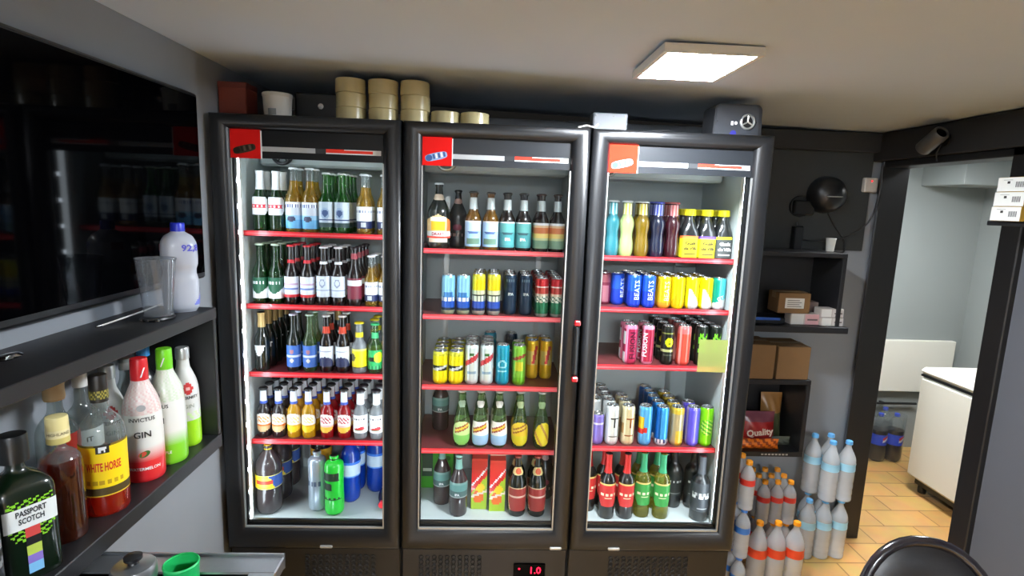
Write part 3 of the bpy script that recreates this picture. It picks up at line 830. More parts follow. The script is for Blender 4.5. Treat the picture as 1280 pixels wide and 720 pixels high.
ice('iceyellow', 'yellow mixed drink bottle with white oval label', 'yellow mixed drink bottles', 'yellow', (L(236, 214, 120), L(236, 200, 30), L(220, 170, 40)))
ice('icered', 'red mixed drink bottle with pink-white label', 'red mixed drink bottles', 'red', (L(196, 60, 80), L(246, 190, 70), L(226, 190, 190)))
def melon(u, v, z=0):
    if ((u-.05)/.5)**2+((v-.26)/.14)**2 < 1 and v < .30+.2*u: return L(200, 40, 50) if v > .20 else L(60, 110, 50)
    if .74 < v < .84 and abs(u) < .65 and int((u+3)*9) % 2: return L(70, 72, 80)
    return L(238, 240, 240)
beer('icewhite', 'clear mixed drink bottle with white label, red slice', 'clear white-labelled mixed drink bottles', 'ice', .030, .210, 'frost', ('crown', L(40, 34, 40)),
     [lab(.13, .50, melon, nv=22, nu=28), lab(.70, .93, solid(L(236, 238, 238)), 'neck_label', span=1.2, nv=8)], name='flavoured_drink_bottle')
# ---- floor of the television-side cooler
def teal_(u, v, z=0):
    if v < .06 or v > .95: return L(230, 220, 120)
    if (u/.42)**2+((v-.5)/.36)**2 < 1: return L(214, 60, 40) if abs(v-.5) < .13 else L(250, 230, 70)
    if u > .35+.4*(.5-v): return L(52, 84, 158)
    return L(246, 218, 30)
beer('tea', 'big dark iced tea bottle with yellow-blue label', 'big dark iced tea bottles', 'pet2', .054, .298, 'tea', ('screw', L(230, 200, 30), .016, .02), [lab(.40, .60, teal_, span=2, nv=20, nu=56)], name='iced_tea_bottle')
beer('citrus', 'dark bottle with orange cap and yellow label', 'dark orange-capped bottles', 'pet2', .047, .285, 'cola', ('screw', L(240, 150, 30), .016, .02),
     [lab(.40, .70, bands((.3, L(60, 90, 60)), (1, L(240, 176, 40))), span=2, nv=8, nu=30)], name='soft_drink_bottle')
def bar_label(rows, col, bg=None):
    def f(u, v, z=0):
        for (v0, v1, u0, u1, sl) in rows:
            if v0 < v < v1 and u0+sl*(v-v0) < u < u1+sl*(v-v0)*.4: return col
        return bg
    return f
beer('silverpet', 'silver drink bottle with faint dark lettering', 'silver drink bottles', 'sleeve', .037, .262, 'silver_pet', ('screw', L(40, 40, 44), .014, .016),
     [lab(.40, .56, bar_label([(.3, .7, -.7, -.5, 0), (.3, .7, -.35, -.2, 0), (.3, .7, -.1, .05, 0), (.3, .7, .2, .4, 0)], L(70, 84, 108)), nv=8, nu=36)], name='soft_drink_bottle')
beer('greenpet', 'bright green drink bottle with black slanted bars', 'bright green drink bottles', 'sleeve', .040, .258, 'green_pet', ('screw', L(22, 24, 22), .016, .018),
     [lab(.20, .80, bar_label([(.68, .92, -.78, .55, -.15), (.42, .62, -.72, .05, -.35), (.135, .155, -.8, .75, 0), (.15, .21, -.75, -.6, 0), (.15, .21, -.45, -.3, 0), (.15, .21, -.15, 0, 0), (.15, .21, .15, .3, 0), (.15, .21, .45, .6, 0)], L(16, 40, 20)), nv=44, nu=44)], name='soft_drink_bottle')
beer('bluepet', 'bright blue drink bottle with white label', 'bright blue drink bottles', 'pet2', .044, .288, 'blue_pet', ('screw', L(20, 70, 190), .015, .018),
     [lab(.42, .66, bands((.12, L(90, 150, 230)), (.85, L(196, 214, 232)), (1, L(60, 120, 220))), span=2, nv=12, nu=30)], name='soft_drink_bottle')
# ---- middle cooler
def draft(u, v, z=0):
    if abs(u) > .98: return None
    if v > .93-.25*abs(u): return None
    if .20 < v < .36: return W1
    if v <= .20: return L(214, 60, 40) if v > .14 else L(236, 214, 190) if abs(u) < .6 else None
    if abs(u) < .42-.1*(.8-v) and .40 < v < .70: return L(246, 190, 20)
    if abs(u) < .46 and .70 <= v < .82: return L(250, 246, 230)
    return L(228, 196, 140) if u < .5 else L(206, 110, 50)
beer('draft', 'big green beer bottle with orange glass label', 'big green beer bottles', 'big', .046, .262, 'dark_green', ('crown', W1),
     [lab(.10, .56, draft, nv=30, nu=40, texts=[('DRAFT', .017, 0, .225, L(150, 40, 30), 0, .03)]), lab(.74, .83, oval(solid(L(236, 214, 190)), 1.1, .5), 'neck_label', nv=10)])
beer('stout', 'black beer bottle with pink neck medal', 'black beer bottles with pink neck medals', 'big', .040, .238, 'black_glass', ('crown', L(30, 28, 30)),
     [lab(.14, .42, lambda u, v, z=0: L(150, 130, 130) if .2 < v < .36 and abs(u) < .7 and int((u+3)*7) % 2 else (L(120, 40, 70) if (u/.3)**2+((v-.75)/.2)**2 < 1 else None), nv=16, nu=24), lab(.76, .85, oval(solid(L(214, 180, 176)), .9, .5), 'neck_label', nv=8)])
def craft(top, mid, low, blob):
    def f(u, v, z=0):
        if v > .94: return W1
        if v > .60: return top
        if (u/.5)**2+((v-.56)/.07)**2 < 1: return blob
        if v > .40: return mid
        if (abs(u) < .55 and .1 < v < .34): return low
        return mid
    return f
def silverneck(u, v, z=0): return L(214, 222, 222) if int((u+3)*5+int(v*8)) % 2 else L(170, 182, 184)
beer('goldcraft', 'golden beer bottle with pale blue label, silver collar', 'golden craft beer bottles', 'long', .0315, .233, 'amber', ('crown', L(50, 50, 46)),
     [lab(.06, .50, craft(L(176, 206, 236), L(150, 190, 226), L(96, 130, 110), L(70, 96, 150)), nv=22, nu=24), lab(.70, .90, silverneck, 'neck_foil', span=2, nv=8, mat='foil')])
beer('tealcraft', 'dark beer bottle with teal label, silver collar', 'teal-labelled dark craft beer bottles', 'long', .0315, .233, 'brown', ('crown', L(34, 32, 30)),
     [lab(.06, .50, craft(L(88, 160, 158), L(64, 142, 146), L(74, 150, 152), L(40, 80, 90)), nv=22, nu=24, texts=[('IPA', .016, 0, .20, W1, 0, .04)]), lab(.70, .88, silverneck, 'neck_foil', span=2, nv=8, mat='foil')])
beer('sunset', 'brown beer bottle with orange, yellow and green label', 'striped-label brown craft beer bottles', 'long', .0315, .233, 'brown', ('crown', L(60, 40, 30)),
     [lab(.06, .50, bands((.34, L(120, 156, 130)), (.42, L(190, 200, 150)), (.60, L(232, 206, 120)), (.80, L(206, 120, 70)), (.9, L(226, 190, 150)), (1, W1)), nv=22, nu=24), lab(.70, .88, silverneck, 'neck_foil', span=2, nv=8, mat='foil')])
def can(key, desc, plural, R, H, paint, texts=(), name='drink_can', **k): kind(key, name, 'can', desc, plural, lambda t: can_parts(t, R, H, paint, texts, **k))
def smart(u, v):
    if v < .12: return L(150, 160, 130)
    if v < .16: return L(30, 44, 60)
    if v < .34: return L(36, 84, 176)
    if v < .42: return W1 if int((u+4)*7) % 3 else L(60, 110, 180)
    if v < .56 and abs(abs(u)-.2) < .35-.9*(v-.42): return L(60, 120, 180)
    return L(136, 194, 224)
can('bluecan', 'slim sky-blue beer can with dark blue foot', 'slim sky-blue cans', .0282, .163, smart)
def yelb(u, v):
    if v < .10: return L(150, 152, 140)
    if v < .16: return L(30, 40, 70)
    if v < .34: return L(44, 78, 168)
    if v < .46: return L(206, 214, 190) if int((u+4)*8) % 3 else L(120, 130, 120)
    if v < .49: return L(50, 50, 40)
    if v < .60: return L(206, 208, 170)
    return L(226, 204, 24) if v < .86 else L(206, 200, 60)
can('yellowblue', 'slim yellow-over-blue beer can', 'slim yellow-over-blue cans', .0275, .172, yelb)
can('navycan', 'slim navy beer can with white specks', 'slim navy cans', .0275, .168, lambda u, v: L(90, 110, 120) if .84 < v < .88 and abs(u) < .4 and int((u+3)*9) % 2 else L(14, 40, 62), texts=[('IPA', .016, 0, .52, L(200, 210, 206), 0, .03)])
def redwg(u, v):
    if v < .08: return L(200, 204, 190)
    if v < .36: return L(28, 112, 74)
    if v < .52: return L(224, 226, 206) if int((u+4)*6+int(v*30)) % 3 else L(60, 100, 80)
    if v < .60: return L(226, 206, 180)
    if v < .76: return L(190, 70, 60)
    if v < .80: return L(236, 220, 210)
    return L(196, 40, 48)
can('redgreen', 'slim red, white and green beer can', 'slim red-white-green cans', .0282, .160, redwg)
def yelsh(u, v):
    if .40 < v < .56 and abs(u) < .75: return L(200, 204, 200) if abs(v-.48-.1*u) < .04 else L(34, 40, 30)
    return L(232, 220, 24) if (v < .86) else L(200, 196, 60)
can('yellowshort', 'short yellow soda can with black emblem', 'short yellow cans', .032, .140, yelsh)
def whiter(u, v):
    if abs(v-.62-.16*u) < .07 and abs(u) < .8: return L(190, 60, 66)
    if .72 < v < .80 and abs(u) < .2: return L(60, 110, 60)
    if .26 < v < .40 and abs(u) < .5 and int(v*60) % 2: return L(130, 160, 180)
    return L(206, 218, 214)
can('whitecan', 'slim silver-white soda can with red scroll', 'slim silver-white cans', .0285, .170, whiter)
def tealc(u, v):
    if .42 < v < .62 and .25 < math.hypot(u*.9, (v-.52)*4) < .40: return L(150, 214, 226)
    if .34 < v < .37 and abs(u) < .4: return L(150, 214, 226)
    return L(20, 146, 176)
can('tealcan', 'slim teal soda can', 'slim teal cans', .0285, .172, tealc)
def greeny(u, v):
    if .62 < v < .78 and abs(v-.70-.1*u) < .04: return L(150, 70, 50)
    if .36 < v < .60 and abs(u-.1) < .4: return L(206, 200, 50)
    return L(126, 190, 62) if v > .2 else L(110, 180, 40)
can('greencan', 'slim lime-green soda can', 'slim lime-green cans', .0285, .171, greeny)
def orangey(u, v):
    if .40 < v < .86 and abs(u-.2-.8*(v-.6)) < .16: return L(190, 60, 60)
    if .36 < v < .74 and abs(u) < .7: return L(214, 190, 110)
    return L(222, 176, 36)
can('goldcan', 'slim golden-yellow soda can with red script', 'slim golden-yellow cans', .0275, .172, orangey)
def skit(key, desc, plural, glass, fn, neck):
    beer(key, desc, plural, 'skittle', .035, .247, glass, ('crown', L(206, 206, 196)),
         [lab(.05, .47, fn, nv=26, nu=30), lab(.68, .83, neck, 'neck_label', nv=10, span=1.0)], name='tonic_bottle', seg=22)
def tonic(bg, low, mark):
    def f(u, v, z=0):
        if abs(v-.72-.2*u) < .11 and abs(u) < .62: return mark if abs(v-.72-.2*u) > .04 else L(226, 190, 60)
        return low if v < .42 else bg
    return f
heart = lambda c: (lambda u, v, z=0: c if (u/.9)**2+((v-.6)/.42)**2 < 1 and abs(u) < .2+1.1*v else None)
skit('tonicgreen', 'skittle-shaped tonic bottle with green oval label', 'tonic bottles', 'lime', oval(tonic(L(190, 214, 140), L(120, 190, 90), L(150, 80, 50)), 1.0, .5), heart(L(150, 176, 150)))
skit('tonicblue', 'skittle-shaped tonic bottle with white-blue label', 'white-blue tonic bottles', 'lime', tonic(L(232, 230, 214), L(150, 190, 220), L(150, 60, 40)), heart(L(226, 226, 216)))
skit('tonicyellow', 'skittle-shaped tonic bottle with yellow oval label', 'yellow tonic bottles', 'lime', oval(tonic(L(226, 190, 40), L(214, 200, 30), L(150, 90, 30)), 1.05, .5), heart(L(170, 190, 140)))
skit('tonictilt', 'skittle-shaped tonic bottle with tilted yellow label', 'tilted-label tonic bottles', 'lime', lambda u, v, z=0: (L(236, 210, 40) if int((u+v+4)*5) % 4 else L(190, 140, 60)) if (u-.25)**2/.6+((v-.5)/.5)**2 < 1 and u < .75 else None, heart(L(150, 180, 130)))
def darkteal(u, v, z=0):
    if .30 < v < .36: return L(150, 160, 160)
    if v < .30: return None
    return L(120, 160, 156) if v > .92 else L(96, 146, 142) if v > .6 else L(70, 100, 100)
beer('darkteal', 'dark swing-neck bottle with teal label', 'dark teal-labelled bottles', 'big', .038, .264, 'tea', ('crown', L(120, 170, 160)),
     [lab(.22, .58, darkteal, nv=20, nu=26, texts=[('IPA', .014, 0, .38, W1, 0, .04)]), lab(.78, .94, solid(L(120, 170, 160)), 'neck_foil', span=2, nv=6)])
def redshield(u, v, z=0):
    if abs(u) > .98-.8*max(0, .35-v)-1.6*max(0, v-.9): return None
    if abs(u) > .86-.8*max(0, .35-v) or v > .96: return L(214, 190, 150)
    if .58 < v < .64: return L(226, 190, 170)
    return L(160, 52, 46)
beer('redshield', 'big dark bottle with red shield label', 'big red-shield bottles', 'big', .038, .264, 'dark_green', ('crown', L(150, 60, 50)),
     [lab(.10, .50, redshield, nv=26, nu=30), lab(.70, .82, lambda u, v, z=0: (L(206, 90, 50) if (u/.42)**2+((v-.5)/.4)**2 < 1 else L(226, 206, 140)) if (u/1.1)**2+((v-.5)/.52)**2 < 1 else None, 'neck_label', nv=10)])
def carton(t):
    mb = MB(); w_, h = .034, .235
    def col(fu, fv):
        a = .62+.18*fu
        if abs(fv-a-.02) < .022: return WHITE
        if fv > .98: return L(226, 60, 50)
        if fv > a-.12: return L(214, 44, 40)
        if (fu-.1)**2/.4+((fv-.43)/.09)**2 < 1: return L(246, 206, 40)
        if abs(fv-.31-.06*fu) < .025: return L(240, 220, 200)
        if (fu+.1)**2/.5+((fv-.25)/.13)**2 < 1: return L(232, 110, 40)
        return L(166, 196, 50)
    N_, R_ = 14, 30
    for sx, sy, ax in ((1, -1, 'f'), (1, 1, 'b'), (-1, 0, 'l'), (1, 0, 'r')):
        for i in range(N_):
            for j in range(R_):
                u0, u1 = -w_+2*w_*i/N_, -w_+2*w_*(i+1)/N_; v0, v1 = h*j/R_, h*(j+1)/R_
                cc = col(((u0+u1)/2)/w_, (v0+v1)/2/h)
                if ax == 'f': mb.quad((u0, -w_, v0), (u1, -w_, v0), (u1, -w_, v1), (u0, -w_, v1), col=cc)
                elif ax == 'b': mb.quad((u1, w_, v0), (u0, w_, v0), (u0, w_, v1), (u1, w_, v1), col=cc)
                elif ax == 'l': mb.quad((-w_, u1, v0), (-w_, u0, v0), (-w_, u0, v1), (-w_, u1, v1), col=cc)
                else: mb.quad((w_, u0, v0), (w_, u1, v0), (w_, u1, v1), (w_, u0, v1), col=cc)
    mb.quad((-w_, -w_, 0), (-w_, w_, 0), (w_, w_, 0), (w_, -w_, 0), col=L(200, 200, 190))
    mb.build('carton_body', 'gloss_print', t)
    g = MB(); c_ = L(220, 74, 62)
    for s_ in (-1, 1): g.quad((-w_, s_*w_, h), (w_, s_*w_, h), (w_, s_*.004, h+.008), (-w_, s_*.004, h+.008), col=c_)
    for s_ in (-1, 1): g.face([len(g.v)+k for k in range(4)], 0, c_); g.v += [(s_*w_, -w_, h), (s_*w_, w_, h), (s_*w_, .004, h+.008), (s_*w_, -.004, h+.008)]
    g.box(-w_, w_, -.004, .004, h+.007, h+.016, col=L(236, 190, 170))
    g.build('carton_top', 'gloss_print', t)
kind('carton', 'juice_carton', 'carton', 'red and yellow juice carton', 'juice cartons', carton)
# ---- doorway-side cooler
def twist(key, desc, plural, glass, capc, neckc):
    beer(key, desc, plural, 'twist', .0305, .225, glass, ('crown', capc), [lab(.755, .95, lambda u, v, z=0: neckc[int((u+4)*4) % 2], 'neck_foil', span=2, nv=6, nu=32, mat='foil', off=.001)], name='flavoured_drink_bottle',
         shape=lambda th, z: 1+(.025*math.cos(3*th+z*38) if z < .15 else 0), seg=28)
twist('twteal', 'teal waisted drink bottle with teal foil neck', 'waisted drink bottles', 'teal', WHITE, (L(60, 160, 176), L(190, 220, 224)))
twist('twmilky', 'milky pale-green waisted drink bottle', 'waisted drink bottles', 'milky', WHITE, (L(206, 200, 80), L(236, 236, 200)))
twist('twgold', 'golden waisted drink bottle', 'waisted drink bottles', 'mustard', WHITE, (L(196, 176, 60), L(230, 224, 170)))
twist('twnavy', 'navy waisted drink bottle with violet foil neck', 'waisted drink bottles', 'navy', L(80, 90, 190), (L(70, 84, 190), L(170, 176, 226)))
twist('twred', 'dark red waisted drink bottle with pink foil neck', 'waisted drink bottles', 'wine_red', L(196, 100, 100), (L(196, 96, 96), L(226, 170, 166)))
def gask(key, desc, bg, txt, shoulder):
    def f(u, v, z=0):
        if v > .86: return shoulder
        if .12 < v < .16 and abs(u) < .4: return txt
        return bg
    beer(key, desc, 'square energy drink bottles', 'square', .034, .20, 'black_glass', ('screw', L(234, 222, 30), .0235, .026),
         [lab(.02, .46, f, nv=16, nu=36, span=1.0, texts=[('Gusk', .0185, 0, .31, txt, 0, .05), ('de Vilk', .0165, 0, .20, txt, 0, .05)])], shape=sq_shape(7, .13, .10), name='square_drink_bottle', seg=32)
gask('gasky', 'square black drink bottle with yellow label', L(238, 224, 30), L(70, 62, 20), L(226, 110, 50))
gask('gaskv', 'square black drink bottle, yellow label with violet top', L(238, 224, 30), L(70, 62, 20), L(96, 70, 160))
gask('gaskd', 'square black drink bottle with black label', L(60, 66, 66), L(232, 236, 236), L(220, 212, 40))
can('pinkcan', 'dull pink slim can', 'pink cans', .027, .136, lambda u, v: L(170, 110, 124) if (abs(u) < .3 and .1 < v < .6) else L(120, 44, 66) if v < .7 else L(160, 90, 100))
can('beatsblue', 'blue drink can with upright white lettering', 'blue cans', .0285, .136, lambda u, v: L(30, 64, 190) if v < .5 else L(34, 90, 214), texts=[('BEATS', .030, .15, .54, W1, PI/2, .004)])
can('beatsgold', 'golden drink can with upright pale lettering', 'golden cans', .0285, .134, lambda u, v: L(228, 178, 24) if v > .2 else L(226, 150, 40), texts=[('BEATS', .030, .25, .54, L(246, 226, 190), PI/2, .004)])
can('yellowdark', 'yellow drink can with faint triangle', 'yellow cans', .0285, .134, lambda u, v: L(206, 170, 8) if (v < .62-abs(u)*.55 and v > .1) else L(236, 212, 8))
def yelw(u, v): return L(206, 210, 204) if (v < .62-.55*max(0, u+.3) and v < .62 and u > -.55) else L(230, 214, 10)
can('yellowwhite', 'yellow drink can with white corner', 'yellow-white cans', .0285, .134, yelw)
can('tealgin', 'teal drink can with white foot', 'teal cans', .0285, .134, lambda u, v: L(214, 222, 222) if v < .28+.12*u else (L(20, 150, 130) if u < -.1 else L(80, 196, 206)), texts=[('GT', .022, .1, .36, W1, .4, .03)])
def fus(u, v): return L(226, 130, 160) if abs(abs(u-.05)-.62) < .1 or v > .90 else L(176, 40, 84)
can('fusionp', 'tall pink can with dark upright lettering, white patch', 'tall pink cans', .029, .169, lambda u, v: L(226, 228, 228) if (u < -.62 and u > -1.4 and (v < .30 or .5 < v < .82)) else fus(u, v), texts=[('FUSION', .034, .1, .48, L(84, 14, 44), PI/2, .03)])
can('fusionr', 'tall raspberry can with pale rims', 'tall raspberry cans', .0265, .169, lambda u, v: L(232, 150, 176) if abs(abs(u)-.68) < .12 or v > .9 or v < .05 else L(170, 40, 70), texts=[('FUSION', .03, -.75, .5, W1, PI/2, .02)])
def blky(u, v):
    d = math.hypot(u*.95, (v-.58)*3.4)
    if d < .42: return L(206, 214, 30) if d > .14 else L(30, 34, 20)
    if .34 < v < .40: return L(176, 180, 120)
    if .22 < v < .26 and abs(u) < .6: return L(80, 84, 70)
    if .78 < v < .83: return L(120, 124, 60)
    return L(26, 28, 22)
can('blackyellow', 'tall black can with yellow round emblem', 'tall black cans', .0268, .168, blky, texts=[('F', .018, 0, .58, L(206, 214, 30), 0, .05)])
can('salmoncan', 'tall salmon-red can', 'tall salmon-red cans', .0295, .171, lambda u, v: L(232, 150, 140) if .45 < abs(u) < .72 else (L(206, 76, 60) if v < .8 else L(214, 110, 110)))
def claw(u, v):
    for c0 in (-.32, 0, .32):
        if abs(u-c0-.08*math.sin(v*22+c0*9)) < .09 and .34 < v < .84: return L(110, 196, 40)
    return L(20, 26, 20)
can('clawcan', 'tall black can with green claw stripes', 'tall black-green cans', .0268, .170, claw)
can('purpleshort', 'short lilac can', 'lilac cans', .0265, .134, lambda u, v: L(206, 200, 226) if .68 < v < .74 else L(126, 110, 190))
def tcan(key, desc, plural, bg, tx, extra=None):
    can(key, desc, plural, .029, .175, (lambda u, v: extra(u, v) or bg) if extra else (lambda u, v: bg), texts=[('T', .062, .12, .56, tx, 0, .01)])
tcan('whitet', 'white drink can with tall dark T', 'white cans', L(218, 222, 220), L(60, 62, 60), lambda u, v: L(120, 120, 110) if .20 < v < .22 and abs(u) < .4 else None)
tcan('creamt', 'cream drink can with tall brown T', 'cream cans', L(214, 202, 160), L(150, 84, 44), lambda u, v: L(150, 84, 44) if .22 < v < .26 and abs(u) < .5 else (L(176, 140, 90) if (u < -.5 and .3 < v < .55) else None))
def bull(u, v):
    if u < -.35 and .30 < v < .72 and u > -1.1: return L(232, 190, 40) if v > .42 else L(206, 50, 40)
    if -.35 <= u < -.05 and .34 < v < .46: return L(206, 50, 50)
    return L(86, 168, 224) if abs(u) < .75 else L(150, 200, 230)
can('skybull', 'light blue can with red-yellow side', 'light blue cans', .029, .175, bull)
can('bluewhite', 'blue can with white lettered foot', 'blue cans with white feet', .029, .173, lambda u, v: (L(222, 226, 230) if int((u+4)*6) % 2 or v < .05 else L(20, 40, 90)) if v < .16 else (L(60, 150, 214) if abs(u-.1) < .4 else L(20, 96, 170)))
can('goldmatte', 'dull gold can with pale middle', 'dull gold cans', .029, .173, lambda u, v: L(206, 176, 60) if v > .82 or (v < .40 and u > -.3) else L(176, 160, 120))
can('violetcan', 'violet can with pale edges', 'violet cans', .029, .174, lambda u, v: L(170, 160, 220) if abs(u) > .75 else (L(90, 80, 200) if abs(u) > .2 else L(110, 100, 210)))
def limec(u, v):
    if .28 < v < .72 and math.hypot(u*.8, (v-.5)*2.6) < .55: return L(70, 170, 40) if int((v*20+u*3)) % 2 else L(190, 230, 90)
    return L(130, 220, 20)
can('limecan', 'bright lime can', 'lime cans', .029, .174, limec)
can('greycan', 'plain silver-topped can', 'silver-topped cans', .029, .174, lambda u, v: L(150, 160, 160))
def wine(key, desc, plural, glass, lc, foil):
    def f(u, v, z=0):
        if abs(u) > .95-1.0*max(0, .40-v)-.8*max(0, v-.82): return None
        if v > .93: return L(232, 200, 120)
        if .48 < v < .56 and abs(u) < .75: return L(236, 226, 190) if int((u+3)*8) % 3 else lc
        if .34 < v < .38 and abs(u) < .3: return L(226, 214, 170)
        return lc
    beer(key, desc, plural, 'wine', .0345, .290, glass, None, [lab(.20, .56, f, nv=28, nu=32), lab(.70, .99, solid(foil), 'neck_foil', span=2, nv=6, off=.0012, mat='foil')], name='wine_bottle', seg=22)
wine('winered', 'dark wine bottle with red shield label, red foil', 'red-labelled wine bottles', 'wine_dark', L(204, 48, 46), L(196, 44, 44))
wine('winegreen', 'white wine bottle with green label, green foil', 'green-labelled white wine bottles', 'wine_white', L(58, 150, 66), L(60, 160, 112))
def prosec(u, v, z=0):
    if .58 < v < .66 and abs(u) < .8: return L(170, 172, 170) if int((u+3)*7) % 2 else L(90, 92, 92)
    if .46 < v < .56 and abs(u+.1) < .75: return L(206, 208, 206) if int((u+3)*6) % 3 else L(50, 54, 56)
    if .10 < v < .14 and abs(u) < .4: return L(150, 152, 152)
    return L(48, 53, 57)
beer('wineblack', 'black wine bottle with grey lettered label', 'black wine bottles', 'wine', .0385, .290, 'black_glass', None, [lab(.16, .60, prosec, nv=30, nu=32, span=1.2), lab(.72, .99, solid(L(70, 74, 80)), 'neck_foil', span=2, nv=6, off=.0012)], name='wine_bottle', seg=24)
beer('winebox', 'black wine bottle with dull white lettering', 'black wine bottles set back', 'wine', .0385, .290, 'black_glass', None, [lab(.20, .60, lambda u, v, z=0: L(206, 206, 200) if .55 < v < .63 and abs(u+.1) < .5 and int((u+3)*7) % 2 else (L(120, 122, 120) if .10 < v < .13 and abs(u) < .5 else L(34, 38, 36)), nv=24, nu=28), lab(.72, .99, solid(L(24, 24, 26)), 'neck_foil', span=2, nv=6, off=.0012)], name='wine_bottle', seg=24)

def place(key, x, y, z, label, group, rz=0.0):
    k = K[key]
    if k['proto'] is None:
        t = thing(k['name'], label, k['cat']); k['build'](t); k['proto'] = t
    else:
        t = dup(k['proto'])
    t.location = (x, y, z); t.rotation_euler = (0, 0, rz); t['label'] = label; t['group'] = group
    return t
ROW = ['front', 'second', 'third', 'fourth', 'fifth', 'sixth']
SN = ['top shelf', 'second shelf', 'third shelf', 'fourth shelf', 'cooler floor']
def shelf_fill(ci, si, cols):
    """cols: (kind, x, rows, first y, step y, drift x per row)"""
    z = zz(SHELF[ci][si])+.0005 if si < 4 else zz(FLOORZ)+.0005
    cnt = {}
    for c in cols: cnt[c[0]] = cnt.get(c[0], 0)+1
    seen = {}
    for c in cols:
        key, x, rows = c[:3]; y0 = c[3] if len(c) > 3 else 2.248; dy = c[4] if len(c) > 4 else .066; dx = c[5] if len(c) > 5 else 0
        j = seen.get(key, 0); seen[key] = j+1
        k = K[key]; where = f"{SN[si]} of {CN[ci]} cooler" if si < 4 else f"floor of {CN[ci]} cooler"
        n = cnt[key]
        colname = '' if n == 1 else (['television-side column', 'doorway-side column'][j] if n == 2 else ['television-side column', 'middle column', 'doorway-side column'][j])
        for r in range(rows):
            if rows == 1: pos = f"in its {colname}, " if colname else ''
            else: pos = f"{ROW[r]} in {colname or 'its column'}, "
            label = f"{k['desc']}, {pos}{where}".replace(', ,', ',')
            if len(label.split()) > 16: label = label.replace(' of ', ', ').replace(' cooler', '')
            place(key, x+dx*r+random.uniform(-.0015, .0015), y0+dy*r, z, label, f"{k['plural']} on the {where}", random.uniform(-.12, .12)*(.08 if key[:4] in ('gask', 'cart') else 1))
# television-side cooler
shelf_fill(0, 0, [('hexgreen', -.912, 2), ('hexgreen', -.848, 2), ('skylabel', -.782, 2), ('skylabel', -.716, 2), ('silvergreen', -.655, 4), ('silvergreen', -.594, 4), ('cornball', -.505, 2), ('cornball', -.424, 2)])
shelf_fill(0, 1, [('chevron', -.922, 4), ('chevron', -.858, 4), ('redcap', -.797, 3), ('redcap', -.733, 3), ('ghost', -.669, 3), ('ghost', -.608, 3), ('maroon', -.543, 4), ('cornsmall', -.476, 3), ('cornsmall', -.42, 3)])
shelf_fill(0, 2, [('goldneck', -.924, 5), ('bluelabel', -.795, 2), ('bluepale', -.729, 2), ('archlabel', -.663, 2), ('archlabel', -.594, 2), ('yellowlabel', -.528, 1), ('greenlabel', -.461, 1), ('greenlabel', -.400, 1)])
place('yellowlabel', -.478, 2.318, zz(SHELF[0][2])+.0005, 'clear yellow-capped bottle standing behind the green splashed labels, third shelf', 'clear yellow-labelled bottles on the third shelf of television-side cooler')
place('yellowlabel', -.478, 2.385, zz(SHELF[0][2])+.0005, 'rearmost clear yellow-capped bottle behind the green splashed labels, third shelf', 'clear yellow-labelled bottles on the third shelf of television-side cooler')
place('goldneck', -.66, 2.42, zz(SHELF[0][2])+.0005, 'dark green gold-necked bottle standing behind the white-labelled orange-collared bottles', 'gold-necked dark green bottles on the third shelf of television-side cooler')
shelf_fill(0, 3, [('icecola', -.926, 4), ('icecola', -.866, 4), ('iceyellow', -.803, 4), ('iceyellow', -.741, 4), ('icered', -.664, 4), ('icered', -.592, 4), ('icewhite', -.525, 4), ('icewhite', -.457, 4)])
shelf_fill(0, 4, [('tea', -.903, 3, 2.215, .115), ('citrus', -.745, 1, 2.42), ('silverpet', -.705, 1, 2.235), ('greenpet', -.627, 1, 2.205), ('bluepet', -.585, 2, 2.31, .10), ('bluepet', -.487, 2, 2.40, .10)])
# middle cooler
shelf_fill(1, 0, [('draft', -.205, 1, 2.26), ('stout', -.135, 1, 2.36), ('goldcraft', -.066, 2), ('goldcraft', .004, 2), ('tealcraft', .073, 2), ('tealcraft', .140, 2), ('sunset', .211, 2), ('sunset', .277, 1)])
shelf_fill(1, 1, [('bluecan', -.161, 1), ('bluecan', -.099, 1), ('yellowblue', -.035, 3), ('yellowblue', .026, 3), ('navycan', .095, 3, 2.27), ('navycan', .160, 3, 2.27), ('redgreen', .226, 5), ('redgreen', .290, 5)])
shelf_fill(1, 2, [('yellowshort', -.190, 4), ('yellowshort', -.122, 4), ('whitecan', -.057, 3), ('whitecan', .006, 3), ('tealcan', .072, 1), ('greencan', .143, 2), ('goldcan', .205, 2, 2.34), ('goldcan', .265, 2, 2.34)])
place('navycan', .118, 2.48, zz(SHELF[1][2])+.0005, 'slim navy can standing behind the lime-green soda can, third shelf of middle cooler', 'slim navy cans on the third shelf of middle cooler')
place('tealcan', .02, 2.47, zz(SHELF[1][2])+.0005, 'slim teal can standing behind the silver-white cans, third shelf of middle cooler', 'slim teal cans on the third shelf of middle cooler')
shelf_fill(1, 3, [('tonicgreen', -.095, 2, 2.25, .073), ('tonicblue', -.012, 3, 2.25, .073), ('tonicblue', .068, 3, 2.25, .073), ('tonicyellow', .156, 2, 2.25, .073), ('tonictilt', .249, 1)])
place('darkteal', -.20, 2.43, zz(SHELF[1][3])+.0005, 'dark teal-labelled bottle set back at the fourth shelf end of middle cooler', 'dark teal-labelled bottles of middle cooler')
shelf_fill(1, 4, [('darkteal', -.098, 1, 2.21), ('carton', -.010, 2, 2.27, .075), ('carton', .069, 2, 2.255, .075), ('redshield', .154, 2, 2.215, .08), ('redshield', .240, 2, 2.215, .08)])
place('darkteal', -.178, 2.30, zz(FLOORZ)+.0005, 'dark teal-labelled bottle a step behind its twin, floor of middle cooler', 'dark teal-labelled bottles of middle cooler')
place('stout', .288, 2.36, zz(FLOORZ)+.0005, 'black bottle behind the red shield bottles, floor of middle cooler', 'black bottles on the floor of middle cooler')
